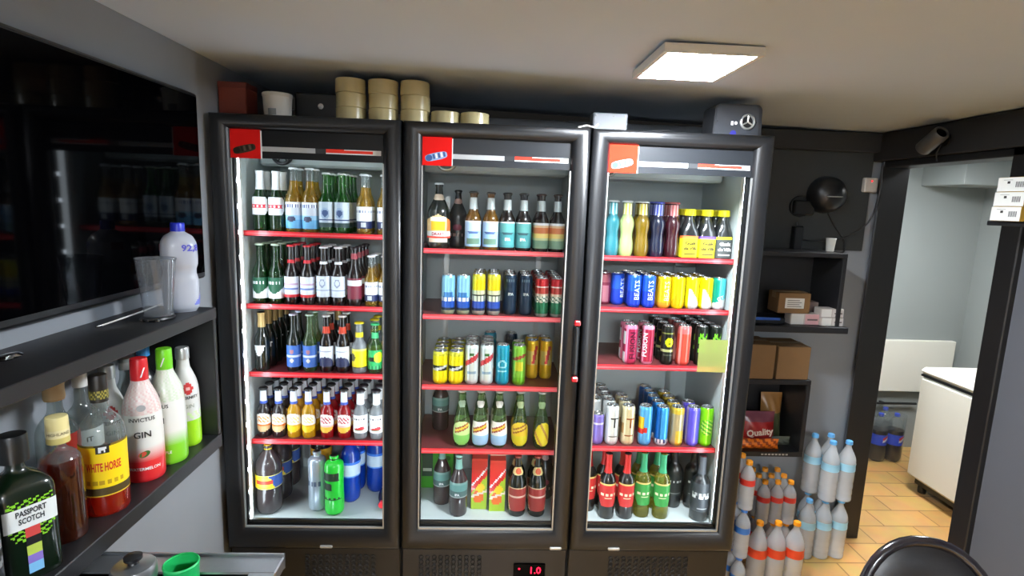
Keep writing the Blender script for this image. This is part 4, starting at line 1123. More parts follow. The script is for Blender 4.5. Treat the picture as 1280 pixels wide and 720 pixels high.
# green pack behind
gp = thing('drink_pack', 'bright green cardboard drinks pack at the back of the middle cooler floor', 'box', (-.21, 2.49, zz(FLOORZ)+.0005))
bx = MB(); bx.box(-.075, .075, -.08, .08, 0, .235, bev=.003); bx.build('carton', P('green_card', (60, 160, 40), .45), gp)
pn = MB()
pn.quad((-.07, -.0806, .06), (-.02, -.0806, .06), (-.02, -.0806, .21), (-.07, -.0806, .21), col=L(30, 70, 50))
pn.quad((-.065, -.0809, .085), (-.025, -.0809, .085), (-.025, -.0809, .10), (-.065, -.0809, .10), col=L(190, 206, 190))
for a, b, r in ((.03, .19, .014), (.05, .15, .012), (.02, .12, .009)): pn.disc((a, -.0806, b), r, 14, axis='y', col=L(30, 100, 30))
pn.build('printed_front', 'print', gp)
# doorway-side cooler
shelf_fill(2, 0, [('twteal', .505, 1), ('twmilky', .563, 1), ('twgold', .630, 2), ('twnavy', .693, 2), ('twred', .757, 2), ('gasky', .826, 2, 2.25, .075), ('gaskv', .8965, 2, 2.25, .075), ('gaskd', .967, 2, 2.25, .075)])
shelf_fill(2, 1, [('pinkcan', .497, 2, 2.30), ('beatsblue', .614, 3), ('beatsblue', .6735, 3), ('beatsgold', .740, 3), ('yellowdark', .799, 3), ('yellowwhite', .860, 3), ('yellowwhite', .920, 3), ('tealgin', .975, 1)])
place('beatsblue', .555, 2.30, zz(SHELF[2][1])+.0005, 'blue can between the pink can and the blue cans in front of it', 'blue cans on the second shelf of doorway-side cooler', .5)
shelf_fill(2, 2, [('fusionp', .612, 2), ('fusionr', .686, 2), ('blackyellow', .772, 4), ('salmoncan', .843, 3), ('clawcan', .919, 4), ('clawcan', .976, 4)])
shelf_fill(2, 3, [('purpleshort', .495, 1), ('whitet', .557, 5), ('creamt', .628, 3), ('skybull', .704, 1), ('bluewhite', .776, 5), ('goldmatte', .845, 4), ('violetcan', .915, 2), ('limecan', .974, 1)])
place('whitet', .497, 2.33, zz(SHELF[2][3])+.0005, 'white can with dark T behind the short lilac can', 'white cans on the fourth shelf of doorway-side cooler')
place('whitet', .497, 2.40, zz(SHELF[2][3])+.0005, 'rear white can with dark T behind the short lilac can', 'white cans on the fourth shelf of doorway-side cooler')
shelf_fill(2, 4, [('winered', .546, 2, 2.20, .078), ('winered', .626, 2, 2.20, .078), ('winegreen', .704, 2, 2.215, .078), ('winegreen', .783, 2, 2.205, .078), ('winebox', .868, 2, 2.30, .085), ('wineblack', .952, 1, 2.19)])
place('winered', .472, 2.26, zz(FLOORZ)+.0005, 'dark wine bottle with red label half behind the television-side edge of doorway-side cooler', 'red-labelled wine bottles on the floor of doorway-side cooler')
place('winebox', .958, 2.295, zz(FLOORZ)+.0005, 'black wine bottle right behind the grey-lettered wine bottle', 'black wine bottles set back on the floor of doorway-side cooler')
# cola bottle lying cap forward
ck = thing('cola_bottle', 'dark cola bottle lying on the cooler floor with its red cap forward', 'bottle', (-.425, 2.19, zz(FLOORZ)+.0385))
sub = bpy.data.objects.new('bottle_glass', None)
bpy.data.objects.remove(sub)
pr = shapes('pet2', .037, .27)
mb = MB(); mb.lathe([(0, 0)]+pr+[(0, pr[-1][1]+.001)], 24, axis='y'); mb.move(Matrix.Translation((0, .27, 0))); mb.build('bottle_body', 'coke', ck, smooth=True)
mb = MB(); mb.lathe([(0, .25), (.0145, .25), (.0145, .268), (.012, .271), (0, .271)], 20, axis='y', shape=lambda th, z: 1+.02*math.cos(20*th)); mb.move(Matrix.Translation((0, .27, 0))); mb.build('cap', 'rail', ck, smooth=True)
mb = MB(); mb.lathe([(.0368, .105), (.0368, .15)], 28, axis='y', paint=lambda u, v, z: L(206, 30, 36) if abs(v-.5) > .12 else WHITE); mb.move(Matrix.Translation((0, .27, 0))); mb.build('label', 'print', ck, smooth=True)
ck.rotation_euler = (0, 0, -.10)
# note on the glass of the doorway-side cooler
nt_ = MB(); nt_.box(.822, .935, 2.0262, 2.0268, zz(-.622), zz(-.492))
tag(nt_.build('sticky_note', see_through('note_film', (218, 226, 170), (196, 206, 130), .42, edge=.1, head=.02)), 'pale yellow-green note stuck on the glass before the black-green cans', 'note')

# ------------------------------------------------------------------ on top of the coolers
TOPZ = FT-.0035
def tape_roll(x, y, z, label, r=.0535, h=.0505):
    t = thing('tape_roll', label, 'tape', (x, y, z), 0, 'rolls of clear tan tape on the coolers')
    MB().lathe([(.039, 0), (r-.002, 0), (r, .002), (r, h-.002), (r-.002, h), (.039, h)], 40).build('tape', 'tape', t, smooth=True)
    MB().lathe([(.036, 0), (.039, 0), (.039, h), (.036, h), (.036, 0)], 32).build('core', 'core', t, smooth=True)
for j, x in enumerate((-.520, -.402, -.286)):
    nm = ['stack nearest the white tub', 'middle tall stack', 'tall stack beside the single rolls'][j]
    for k in range(3): tape_roll(x+[0, .001, -.001][k], 2.115, TOPZ+k*.0508, f"{['lowest', 'middle', 'topmost'][k]} tan tape roll of the {nm}")
tape_roll(-.174, 2.115, TOPZ, 'single tan tape roll next to the tall stacks')
tape_roll(-.066, 2.115, TOPZ, 'single tan tape roll at the end of the row, farther from the stacks')
ob = thing('cardboard_box', 'dull orange box on the cooler in the corner by the television wall', 'box', (-.945, 2.16, TOPZ))
MB().box(-.05, .05, -.05, .05, 0, .125, bev=.003).build('box_body', P('orange_card', (112, 40, 18), .6), ob)
MB().box(-.051, .051, -.051, .051, .105, .127, bev=.002).build('lid', P('orange_lid', (96, 32, 15), .6), ob)
tub = thing('plastic_tub', 'white tub with small grey square mark on the cooler top', 'tub', (-.785, 2.115, TOPZ))
MB().lathe([(0, 0), (.043, 0), (.046, .004), (.0505, .083), (.0505, .0835), (0, .0835)], 36).build('tub_body', 'white_plastic', tub, smooth=True)
MB().lathe([(.0515, .079), (.053, .081), (.053, .089), (.050, .092), (0, .093)], 36).build('lid', 'white_plastic', tub, smooth=True)
ml = MB(); ml.lathe([(.0466, .012), (.048, .034)], 8, u0=-.25, u1=.15, paint=lambda u, v, z: L(120, 120, 116)); ml.build('mark', 'print', tub)
bk = thing('storage_box', 'black box with a small silver badge behind the white tub', 'box', (-.66, 2.28, TOPZ))
MB().box(-.10, .10, -.06, .06, 0, .12, bev=.006).build('box_body', 'black_plastic', bk)
MB().lathe([(.012, 0), (.011, .004), (0, .005)], 14, axis='y', o=(.0, -.06, .07)).build('badge', 'chrome', bk, smooth=True)
pb = thing('junction_box', 'grey electrical box with six screws standing on the cooler', 'box', (.432, 2.10, TOPZ))
MB().box(-.064, .064, -.035, .035, 0, .068, bev=.003).build('box_body', P('grey_plastic', (84, 88, 94), .5), pb)
MB().box(-.060, .060, -.0375, -.0345, .003, .065, bev=.001).build('cover', P('light_grey_plastic', (74, 78, 84), .55), pb)
for sx in (-.053, .012, .053):
    for sz in (.01, .058):
        MB().lathe([(.0035, 0), (.003, .0015), (0, .0016)], 10, axis='y', o=(sx, -.0375, sz)).build('screw', 'black_plastic', pb)
cbx = MB(); cbx.tube([(.31, 2.03, FT+.004), (.34, 2.035, FT+.012), (.37, 2.04, FT+.008), (.385, 2.05, FT+.02)], .0035)
tag(cbx.build('short_cable', 'grey_cable'), 'short pale cable end beside the grey electrical box', 'cable')
cbx = MB(); cbx.tube([(.56, 2.08, TOPZ+.003), (.60, 2.07, TOPZ+.012), (.65, 2.07, TOPZ+.014), (.70, 2.08, TOPZ+.003)], .003)
tag(cbx.build('loose_cable', 'cable'), 'dark cable lying between the grey box and the fan box', 'cable')
# fan-fronted box
sp = thing('fan_box', 'dark grey box with a round three-spoke grille and blue sticker', 'fan box', (.905, 2.12, TOPZ))
sb = MB(); o_ = []
w2, h2 = .092, .118
for k in range(7):
    a = PI/2*k/6; o_.append((w2-.02+.02*math.cos(a)-.004, h2-.02+.02*math.sin(a)))
for k in range(7):
    a = PI/2+PI/2*k/6; o_.append((-w2+.02+.02*math.cos(a)+.004, h2-.02+.02*math.sin(a)))
o_ = [(w2, 0)]+o_+[(-w2, 0)]
sb.prism(o_, -.06, .05)
sb.build('box_body', P('dark_grey_plastic', (32, 33, 36), .5), sp)
fp = MB(); fp.prism([(x*.90-.004, .003+z*.93) for x, z in o_], -.064, -.059); fp.build('front_plate', P('grey_plate', (50, 53, 58), .45), sp)
rg = MB(); rx, rz_ = .034, .055
rg.lathe([(.020, 0), (.021, .006), (.024, .009), (.028, .006), (.029, 0)], 30, axis='y', o=(rx, -.064, rz_))
for k in range(3):
    a = PI/2+k*2*PI/3
    rg.tube([(rx, -.068, rz_), (rx+.021*math.cos(a), -.068, rz_+.021*math.sin(a))], .0028, 6)
rg.build('round_grille', 'silver', sp, smooth=True)
MB().disc((rx, -.0645, rz_), .03, 28, axis='y').build('grille_hole', 'black_plastic', sp)
mk = MB(); mk.quad((-.027, -.0646, .042), (-.018, -.0646, .042), (-.018, -.0646, .056), (-.027, -.0646, .056), col=WHITE); mk.disc((-.009, -.0646, .05), .006, 14, axis='y', col=WHITE)
mk.disc((-.016, -.0646, .012), .012, 20, axis='y', col=L(40, 40, 130))
mk.build('stickers', 'print', sp)
for sx in (-.078, .068): MB().lathe([(.003, 0), (.0025, .001), (0, .001)], 8, axis='y', o=(sx, -.064, .055)).build('screw', 'black_plastic', sp)

# ------------------------------------------------------------------ television and wall shelf
TVZ0, TVZ1 = zz(-.288), zz(.315)
tv = thing('television', 'large dark wall television above the black shelf', 'television', (-.975, 1.36, (TVZ0+TVZ1)/2))
oz = (TVZ0+TVZ1)/2; oy = 1.36; hy = .545
mb = MB(); mb.box(-.024, .010, -hy, hy, TVZ0-oz, TVZ1-oz, bev=.006); mb.build('casing', 'black_plastic', tv)
mb = MB(); mb.box(.0105, .0125, -hy+.012, hy-.012, TVZ0-oz+.02, TVZ1-oz-.012); mb.build('screen', 'screen', tv)
mb = MB(); mb.box(-.0245, -.02, -.2, .2, -.15, .15); mb.build('wall_bracket', 'black_steel', tv)
SY0, SY1, SX1 = .62, 1.628, -.80
ws = thing('wall_shelf', 'black two-board wall shelf holding the spirits under the television', 'shelf', (XL, 1.1, zz(-.75)))
def wsb(name, x0, x1, y0, y1, z0, z1): return MB().box(x0-XL, x1-XL, y0-1.1, y1-1.1, z0+.75, z1+.75, bev=.002).build(name, 'black_board', ws)
wsb('top_board', XL+.001, SX1, SY0, SY1, -.368, -.335)
wsb('bottom_board', XL+.001, SX1, SY0, SY1, -.768, -.727)
wsb('end_panel', XL+.001, SX1-.002, SY1-.018, SY1-.001, -.727, -.368)
# things on the top board
ZT = zz(-.335)+.0005
jg = thing('plastic_jug', 'milky white plastic bottle with blue cap and blue lettering', 'bottle', (-.868, 1.572, ZT), math.radians(32))
jp = spline([(.036, 0), (.043, .012), (.045, .05), (.045, .09), (.041, .105), (.041, .12), (.045, .135), (.045, .17), (.043, .195), (.034, .212), (.019, .222), (.0155, .228), (.015, .238)], 3)
jsh = sq_shape(3.4, .215, .19)
jl = MB(); jl.lathe([(0, 0)]+jp+[(0, .239)], 36, shape=jsh)
MB().lathe([(.0165, .224), (.0175, .225), (.0175, .245), (.016, .248), (0, .248)], 24, paint=lambda u, v, z: L(36, 52, 190), shape=lambda th, z: 1+.02*math.cos(20*th)).build('cap', 'cap', jg, smooth=True)
def jput(th0, zc):
    def f(x, y):
        r = interp(jp, zc+y)+.0012; th = th0+x/.045; k = r*jsh(th, zc+y); return (k*math.sin(th), -k*math.cos(th), zc+y)
    return f
add_text(jl, '92,8', .024, jput(.55, .180), L(80, 84, 190), bold=.03, mat=1)
jl.lathe([(interp(jp, z)+.001, z) for z in [.02+.005*k for k in range(10)]], 14, mat=1, shape=jsh, u0=.35, u1=.95, paint=lambda u, v, z: L(110, 120, 200) if (u-.35) > .5*v else None)
jl.lathe([(interp(jp, z)+.001, z) for z in [.170+.004*k for k in range(6)]], 10, mat=1, shape=jsh, u0=-1.2, u1=-.8, paint=lambda u, v, z: L(170, 40, 50))
jl.build('bottle_body', ['jug', 'print'], jg, smooth=True)
cu = thing('plastic_cup', 'clear empty plastic cup on the black tray beside the milky bottle', 'cup', (-.868, 1.462, ZT+.0075))
MB().lathe([(0, .001), (.033, .001), (.0335, .003), (.046, .148), (.048, .149), (.048, .153), (.0455, .153), (.033, .006), (0, .005)], 40).build('cup_wall', 'cup', cu, smooth=True)
MB().lathe([(.0338, .001), (.0348, .003), (.0338, .006)], 40).build('base_ring', 'cup', cu, smooth=True)
cs = thing('cable_adapter', 'black adapter with silver plugs lying under the plastic cup', 'adapter', (-.868, 1.458, ZT))
MB().lathe([(0, 0), (.040, 0), (.042, .003), (.040, .007), (0, .007)], 30, shape=lambda th, z: 1+.12*math.cos(2*th)).build('adapter_body', 'black_plastic', cs, smooth=True)
pl = MB()
for a in (-.4, .0, .5): pl.box(-.004+.045*math.sin(a), .004+.045*math.sin(a), -.047*math.cos(a)-.003, -.047*math.cos(a)+.006, .0005, .006, bev=.001)
pl.build('plug', 'chrome', cs)
cb = MB(); cb.tube([(-.885, 1.505, ZT+.030), (-.905, 1.45, ZT+.019), (-.925, 1.395, ZT+.010), (-.94, 1.35, ZT+.0035)], .0022)
cbt = thing('white_cable', 'thin pale cable running from the cup along the shelf', 'cable', (0, 0, 0))
cb.build('cord', 'grey_cable', cbt)
MB().tube([(-.94, 1.35, ZT+.0038), (-.944, 1.336, ZT+.0034)], .0033).build('plug', 'chrome', cbt)
sv = thing('foil_scrap', 'small crumpled silver wrapper on the shelf under the television', 'wrapper', (-.925, 1.07, ZT))
mb = MB(); mb.lathe([(0, 0), (.012, .001), (.018, .005), (.012, .010), (0, .011)], 12, shape=lambda th, z: 1.2+.5*math.cos(2*th)+.15*math.cos(5*th+z*400)); mb.build('wrapper', 'chrome', sv)
# ---- spirits on the bottom board
ZB = zz(-.727)+.0005
def hero(name, label, cat, x, y, rz): return thing(name, label, cat, (x, y, ZB), math.radians(rz), 'spirit bottles on the black wall shelf')
# green square scotch
t = hero('whisky_bottle', 'dark green square whisky bottle with white panel label', 'bottle', -.866, .990, 60)
SQ = sq_shape(6, .215, .185)
def passport(u, v, z=0):
    if .55 < v < .80 and abs(u) < .47: return L(222, 226, 224)
    if .80 <= v < .885 and abs(u) < .42 and math.sin(u*40+v*20)*math.cos(v*110+u*9) > .1: return L(128, 196, 40)
    if .40 < v < .55 and .16 < abs(u) < .44-(.55-v) and math.sin(u*40+v*20)*math.cos(v*110+u*9) > .1: return L(128, 196, 40)
    if abs(u) < .16 and v < .55:
        return [L(120, 180, 220), L(130, 110, 190), L(176, 196, 80), L(24, 24, 26), L(200, 70, 66)][min(4, int(v/.11))]
    return None
bottle_parts(t, 'flask', .046, .275, 'whisky_green', seg=48, shape=SQ, cap=('tall', L(18, 20, 20), .0225, .052),
    labels=[lab(.06, .66, passport, nv=60, nu=60, span=.9, off=.001, texts=[('PASSPORT', .0152, 0, .50, L(40, 44, 46), .0, .03, .62), ('SCOTCH', .0150, 0, .445, L(40, 44, 46), 0, .03, .62)])])
# cream capped whisky
t = hero('whisky_bottle', 'brown whisky bottle with tall cream cap', 'bottle', -.872, 1.102, 40)
bottle_parts(t, 'flask', .037, .265, 'whisky', seg=40, cap=('tall', L(228, 214, 150), .0195, .055),
    labels=[lab(.79, .835, solid(L(200, 184, 110)), 'cap_band', span=2, off=.0088, nv=3, nu=40), lab(.84, .90, solid(L(232, 220, 168)), 'cap_print', span=1.2, off=.0092, nv=3, nu=30, texts=[('HIGHLAND', .0085, 0, .87, L(96, 84, 60), 0, .01)])], fill=.66)
# tan capped bottle with red label
t = hero('whisky_bottle', 'clear whisky bottle with tan cork cap and red slanted label', 'bottle', -.950, 1.200, 45)
bottle_parts(t, 'spirit', .040, .312, 'clear', seg=36, cap=('tall', L(196, 160, 110), .019, .05),
    labels=[lab(.10, .60, lambda u, v, z=0: None if abs(v-.62-.45*u) > .32 else (L(206, 160, 60) if abs(v-.62-.45*u) > .29 else L(196, 50, 36)), nv=36, nu=40, span=1.0), lab(.85, .97, solid(L(206, 176, 130)), 'cap_print', span=1.0, off=.0068, nv=4)])
# yellow labelled whisky
t = hero('whisky_bottle', 'clear whisky bottle with big yellow label and black-gold cap', 'bottle', -.862, 1.212, 33)
def wh(u, v, z=0):
    if abs(u) > .98: return None
    if v < .16: return L(70, 56, 20) if v > .03 else L(214, 180, 40)
    if v > .95: return L(120, 96, 20) if abs(u) > .2 else L(30, 28, 20)
    if v > .84 and abs(u) < .17:
        if (.90 < v < .95 and -.09 < u < .07) or (v > .86 and v < .92 and (abs(u+.07) < .02 or abs(u-.05) < .02)) or (v > .92 and abs(u-.09) < .03): return W1
        return L(30, 28, 20)
    if .22 < v < .31 and abs(u) < .55 and int((u+3)*16) % 3: return L(190, 150, 20)
    return L(248, 212, 16)
bottle_parts(t, 'spirit', .0445, .318, 'whisky_red', seg=44, cap=('tall', L(30, 26, 22), .0175, .062), fill=.22,
    labels=[lab(.15, .53, wh, nv=48, nu=56, span=1.0, texts=[('WHITE HORSE', .0265, 0, .365, L(206, 50, 30), 0, .03, .40)]), lab(.83, .89, lambda u, v, z=0: L(150, 140, 60) if int(u*8+v*4) % 2 else L(60, 60, 20), 'cap_band', span=2, off=.0036, nv=4, nu=40)])
# gins
def gin(label, x, y, rz, top, low, capc, fruit):
    t = hero('gin_bottle', label, 'bottle', x, y, rz)
    H, R = .312, .0445
    def body(u, v, z):
        q = z/H
        m_ = min(1, max(0, (.30-q)/.13)); a = L(222, 222, 216); 
        tint = tuple(a[i]+(low[i]-a[i])*m_ for i in range(3))+(1,)
        if q > .56: 
            k = .55+.45*math.sin(u*37+math.sin(z*400)*2)*math.sin(z*310+u*9)
            return tuple(tint[i]*(1-.4*k)+top[i]*.4*k for i in range(3))+(1,)
        return tint
    prof = shapes('gin', R, H)
    dense = [(interp(prof, prof[-1][1]*k/70), prof[-1][1]*k/70) for k in range(71)]
    mb = MB(); mb.lathe(dense, 44, paint=body); mb.lathe([(0, 0), dense[0]], 44, paint=lambda u, v, z: low)
    MB().lathe([(.0185, H-.056), (.0195, H-.055), (.0195, H-.03), (.0188, H-.003), (.0175, H), (0, H)], 32, paint=lambda u, v, z: capc).build('cap', 'cap', t, smooth=True)
    st = MB(); st.quad((.002, -.0203, H-.046), (.005, -.0200, H-.046), (.013, -.0160, H-.022), (.010, -.0180, H-.022), col=WHITE); st.build('cap_slash', 'print', t)
    lt = mb; INK = L(36, 36, 38)
    def put(zc, th0=0):
        def f(x, y):
            r = interp(prof, zc+y)+.0008; th = th0+x/R; return (r*math.sin(th), -r*math.cos(th), zc+y)
        return f
    add_text(lt, 'INVICTUS', .0135, put(.525*H), INK, bold=.02, stretch=1.02)
    add_text(lt, 'GIN', .022, put(.40*H), INK, bold=.02)
    add_text(lt, fruit, .0105, put(.115*H), WHITE, bold=.02)
    n_ = len(lt.v); f_ = put(.62*H); lt.v += [f_(.011*math.cos(2*PI*k/20), .008*math.sin(2*PI*k/20)) for k in range(20)]; lt.face(list(range(n_, n_+20)), 0, L(150, 150, 150))
    f_ = put(.24*H)
    for cx_, r_, col in ((.002, .0115, L(70, 110, 50)), (-.003, .009, L(214, 80, 60))):
        n_ = len(lt.v); lt.v += [f_(cx_+r_*math.cos(2*PI*k/18), r_*.72*math.sin(2*PI*k/18)+.3*r_*math.cos(2*PI*k/18)) for k in range(18)]; lt.face(list(range(n_, n_+18)), 0, col)
    lt.build('bottle_body', 'gloss_print', t, smooth=True)
gin('white-red gin bottle with tall red cap', -.866, 1.362, 30, L(206, 40, 50), L(214, 40, 46), L(200, 28, 36), 'WATERMELON')
gin('white-green gin bottle with tall lime cap', -.858, 1.455, -4, L(150, 200, 120), L(120, 200, 40), L(110, 200, 30), 'GREEN APPLE')
def badge_gin(label, x, y, rz, low):
    t = hero('gin_bottle', label, 'bottle', x, y, rz); H, R = .288, .0385
    prof = shapes('gin', R, H)
    def body(u, v, z):
        q = z/H
        if (u/.25)**2*1.0+((q-.60)/.054)**2 < 1: return L(196, 60, 60) if (u/.13)**2+((q-.60)/.028)**2 > .6 else L(226, 180, 176)
        if q < .27: return low
        if .28 < q < .36 and abs(u) < .8 and math.sin(u*20+q*60) > 0: return tuple((low[i]+.6)/1.6 for i in range(3))+(1,)
        return L(206, 208, 204)
    dense = [(interp(prof, prof[-1][1]*k/64), prof[-1][1]*k/64) for k in range(65)]
    mb = MB(); mb.lathe(dense, 44, paint=body); mb.lathe([(0, 0), dense[0]], 44, paint=lambda u, v, z: low)
    MB().lathe([(.017, H-.034), (.018, H-.033), (.018, H-.004), (.016, H), (0, H)], 30, shape=lambda th, z: 1+.015*math.cos(26*th)).build('cap', 'silver', t, smooth=True)
    lt = mb
    def put(zc):
        def f(x, y):
            r = interp(prof, zc+y)+.0009; th = x/R; return (r*math.sin(th), -r*math.cos(th), zc+y)
        return f
    add_text(lt, 'ETERNITY', .0125, put(.51*H), L(40, 40, 44), bold=.02); add_text(lt, 'GIN', .016, put(.42*H), L(150, 160, 150), bold=.01)
    lt.build('bottle_body', 'gloss_print', t, smooth=True)
badge_gin('white and lime gin bottle with red badge and silver cap', -.866, 1.556, 44, L(150, 210, 30))
badge_gin('white and pink gin bottle with red badge between the yellow-labelled whisky and red-capped gin', -.952, 1.372, 38, L(226, 120, 130))
# dark bottle with blue cap, two clear bottles, one at the end
t = hero('vodka_bottle', 'dark bottle with blue cap behind the red-capped gin', 'bottle', -.955, 1.523, 40)
bottle_parts(t, 'spirit', .035, .315, 'black_glass', seg=30, cap=('tall', L(60, 140, 206), .0165, .045), labels=[lab(.2, .5, lambda u, v, z=0: L(70, 90, 110) if .3 < v < .36 and abs(u) < .6 else L(30, 36, 44), nv=16, nu=24)])
t = hero('vodka_bottle', 'clear bottle with small dark letters behind the cream-capped whisky', 'bottle', -.952, 1.28, 40)
bottle_parts(t, 'spirit', .0385, .300, 'clear', seg=36, cap=('tall', L(206, 208, 206), .015, .035), labels=[lab(.40, .56, solid(L(196, 200, 200)), nv=8, nu=24, span=.8, texts=[('IT', .016, .2, .48, L(60, 60, 64), 0, .03)])])
t = hero('vodka_bottle', 'clear round-shouldered bottle between the pink gin and the dark bottle', 'bottle', -.955, 1.449, 40)
bottle_parts(t, 'gin', .036, .285, 'clear', seg=36, cap=('tall', L(190, 192, 190), .0165, .03), labels=[lab(.2, .45, solid(L(190, 206, 190)), nv=8, nu=24, span=.8)])
t = hero('whisky_bottle', 'dark whisky bottle with silver label at the near end of the shelf', 'bottle', -.868, .884, 46)
bottle_parts(t, 'spirit', .043, .27, 'black_glass', seg=36, cap=('tall', L(26, 26, 28), .017, .05), labels=[lab(.12, .56, lambda u, v, z=0: L(150, 152, 152) if (abs(v-.5-.2*u) < .06 or abs(v-.25-.2*u) < .05) else (L(90, 92, 94) if math.sin(u*18)*math.sin(v*30) > .2 else L(34, 34, 36)), nv=30, nu=36, span=1.0)])

# ------------------------------------------------------------------ steel counter
ct = thing('steel_counter', 'stainless steel sink counter below the wall shelf', 'counter', (-.72, .70, 0))
cz = zz(-.80)
def cb_(mb, x0, x1, y0, y1, z0, z1, **k): mb.box(x0+.72, x1+.72, y0-.70, y1-.70, z0, z1, **k)
top = MB()
cb_(top, -.998, -.437, 1.085, 1.145, cz-.03, cz, bev=.003); cb_(top, -.998, -.437, .30, .60, cz-.03, cz, bev=.003)
cb_(top, -.998, -.93, .60, 1.085, cz-.03, cz); cb_(top, -.49, -.437, .60, 1.085, cz-.03, cz)
cb_(top, -.998, -.437, 1.140, 1.145, cz-.03, cz+.006)
top.build('worktop', 'steel', ct)
sk = MB()
cb_(sk, -.93, -.49, .60, 1.085, cz-.16, cz-.155)
cb_(sk, -.933, -.93, .60, 1.085, cz-.16, cz-.004); cb_(sk, -.49, -.487, .60, 1.085, cz-.16, cz-.004)
cb_(sk, -.93, -.49, 1.085, 1.088, cz-.16, cz-.004); cb_(sk, -.93, -.49, .597, .60, cz-.16, cz-.004)
sk.build('basin', 'steel', ct)
cab = MB(); cb_(cab, -.99, -.47, .33, 1.10, .08, cz-.165); cab.build('cupboard', 'black_board', ct)
for sx in (-.95, -.51):
    for sy in (.37, 1.06): MB().box(sx-.02+.72, sx+.02+.72, sy-.02-.70, sy+.02-.70, 0, .08).build('leg', 'steel', ct)
bz0 = cz-.155+.0005
jr = thing('steel_canister', 'tall steel canister with black lid knob standing in the sink', 'canister', (-.672, 1.0, bz0))
MB().lathe([(0, 0), (.035, 0), (.037, .003), (.037, .21)], 36).build('canister_body', 'steel', jr, smooth=True)
MB().lathe([(.0385, .203), (.039, .205), (.039, .228), (.036, .233), (.02, .236), (0, .237)], 36).build('lid', 'steel', jr, smooth=True)
MB().lathe([(.010, .235), (.008, .240), (.016, .246), (.016, .252), (.008, .256), (0, .257)], 24).build('knob', 'black_plastic', jr, smooth=True)
gs = thing('plastic_cup', 'green plastic cup in the sink behind the steel canister', 'cup', (-.607, 1.044, bz0))
MB().lathe([(0, .001), (.026, .001), (.027, .004), (.0325, .205), (.031, .205), (.0255, .006), (0, .005)], 32).build('cup_wall', P('green_plastic', (30, 170, 90), .4), gs, smooth=True)
MB().lathe([(.0318, .2045), (.034, .206), (.0318, .209)], 32).build('rim', P('green_rim', (40, 180, 100), .35), gs, smooth=True)

# ------------------------------------------------------------------ back wall by the doorway
def wbox(name, parent, mat, ox, x0, x1, y0, y1, z0, z1, bev=.002):
    return MB().box(x0-ox[0], x1-ox[0], y0-ox[1], y1-ox[1], z0-ox[2], z1-ox[2], bev=bev).build(name, mat, parent)
YF = 2.42
# upper cubby
o_ = (1.34, YB, zz(-.50)); uc = thing('wall_cubby', 'black open wall box with cartons, hung high beside the cooler', 'shelf', o_)
for nm, a in (('top_board', (1.06, 1.632, YF, YB-.001, zz(-.193), zz(-.172))), ('side_panel', (1.612, 1.632, YF, YB-.001, zz(-.51), zz(-.193))), ('side_panel', (1.06, 1.08, YF, YB-.001, zz(-.51), zz(-.193))),
              ('back_panel', (1.08, 1.612, YB-.012, YB-.001, zz(-.51), zz(-.193))), ('bottom_board', (1.06, 1.665, YF-.02, YB-.001, zz(-.54), zz(-.5105)))): wbox(nm, uc, 'black_board', o_, *a)
# cartons in it
zsh = zz(-.5100)
def cardboard(name, label, cat, x, y, z, sx, sy, sz, rz=0, mat='card', tape=True, group=None, lab_=None):
    t = thing(name, label, cat, (x, y, z), rz, group)
    MB().box(-sx/2, sx/2, -sy/2, sy/2, 0, sz, bev=.003).build('box_body', mat, t)
    if tape: MB().box(-sx/2-.0008, sx/2+.0008, -.018, .018, sz*.7, sz+.0008).build('tape_strip', P('parcel_tape', (132, 102, 64), .3), t)
    if lab_: lab_(t, sx, sy, sz)
    return t
def white_lab(t, sx, sy, sz):
    m_ = MB(); a, b = -sx*.30, sx*.30
    m_.quad((a, -sy/2-.0008, sz*.25), (b, -sy/2-.0008, sz*.25), (b, -sy/2-.0008, sz*.75), (a, -sy/2-.0008, sz*.75), col=L(206, 204, 196))
    for k in range(4):
        zc = sz*(.32+.1*k); m_.quad((a+.01, -sy/2-.0012, zc), (b-.012-.01*(k % 2), -sy/2-.0012, zc), (b-.012-.01*(k % 2), -sy/2-.0012, zc+sz*.04), (a+.01, -sy/2-.0012, zc+sz*.04), col=L(120, 118, 112))
    m_.build('paper_label', 'print', t)
def pack_lab(c1, c2):
    def f(t, sx, sy, sz):
        m_ = MB(); y = -sy/2-.0006
        m_.quad((-sx/2+.002, y, .002), (-sx*.05, y, .002), (-sx*.05, y, sz-.002), (-sx/2+.002, y, sz-.002), col=c1)
        m_.quad((0, y, .002), (sx/2-.002, y, .002), (sx/2-.002, y, sz-.002), (0, y, sz-.002), col=c2)
        m_.quad((sx*.08, y-.0004, sz*.4), (sx/2-.008, y-.0004, sz*.4), (sx/2-.008, y-.0004, sz*.55), (sx*.08, y-.0004, sz*.55), col=L(96, 80, 80))
        m_.build('printed_front', 'print', t)
    return f
PK = P('pale_carton', (176, 168, 160), .5)
g = 'small cartons in the upper wall box'
cardboard('small_carton', 'white and pink small carton under the brown parcel', 'carton', 1.478, 2.47, zsh, .135, .06, .052, mat=PK, tape=False, group=g, lab_=pack_lab(L(196, 196, 190), L(196, 150, 150)))
cardboard('small_carton', 'small white carton at the bottom beside the doorway post', 'carton', 1.600, 2.455, zsh, .105, .06, .040, mat=PK, tape=False, group=g, lab_=pack_lab(L(206, 204, 198), L(190, 184, 180)))
cardboard('small_carton', 'small white carton stacked on its twin beside the doorway post', 'carton', 1.598, 2.458, zsh+.0405, .108, .06, .040, mat=PK, tape=False, group=g, lab_=pack_lab(L(206, 204, 198), L(190, 184, 180)))
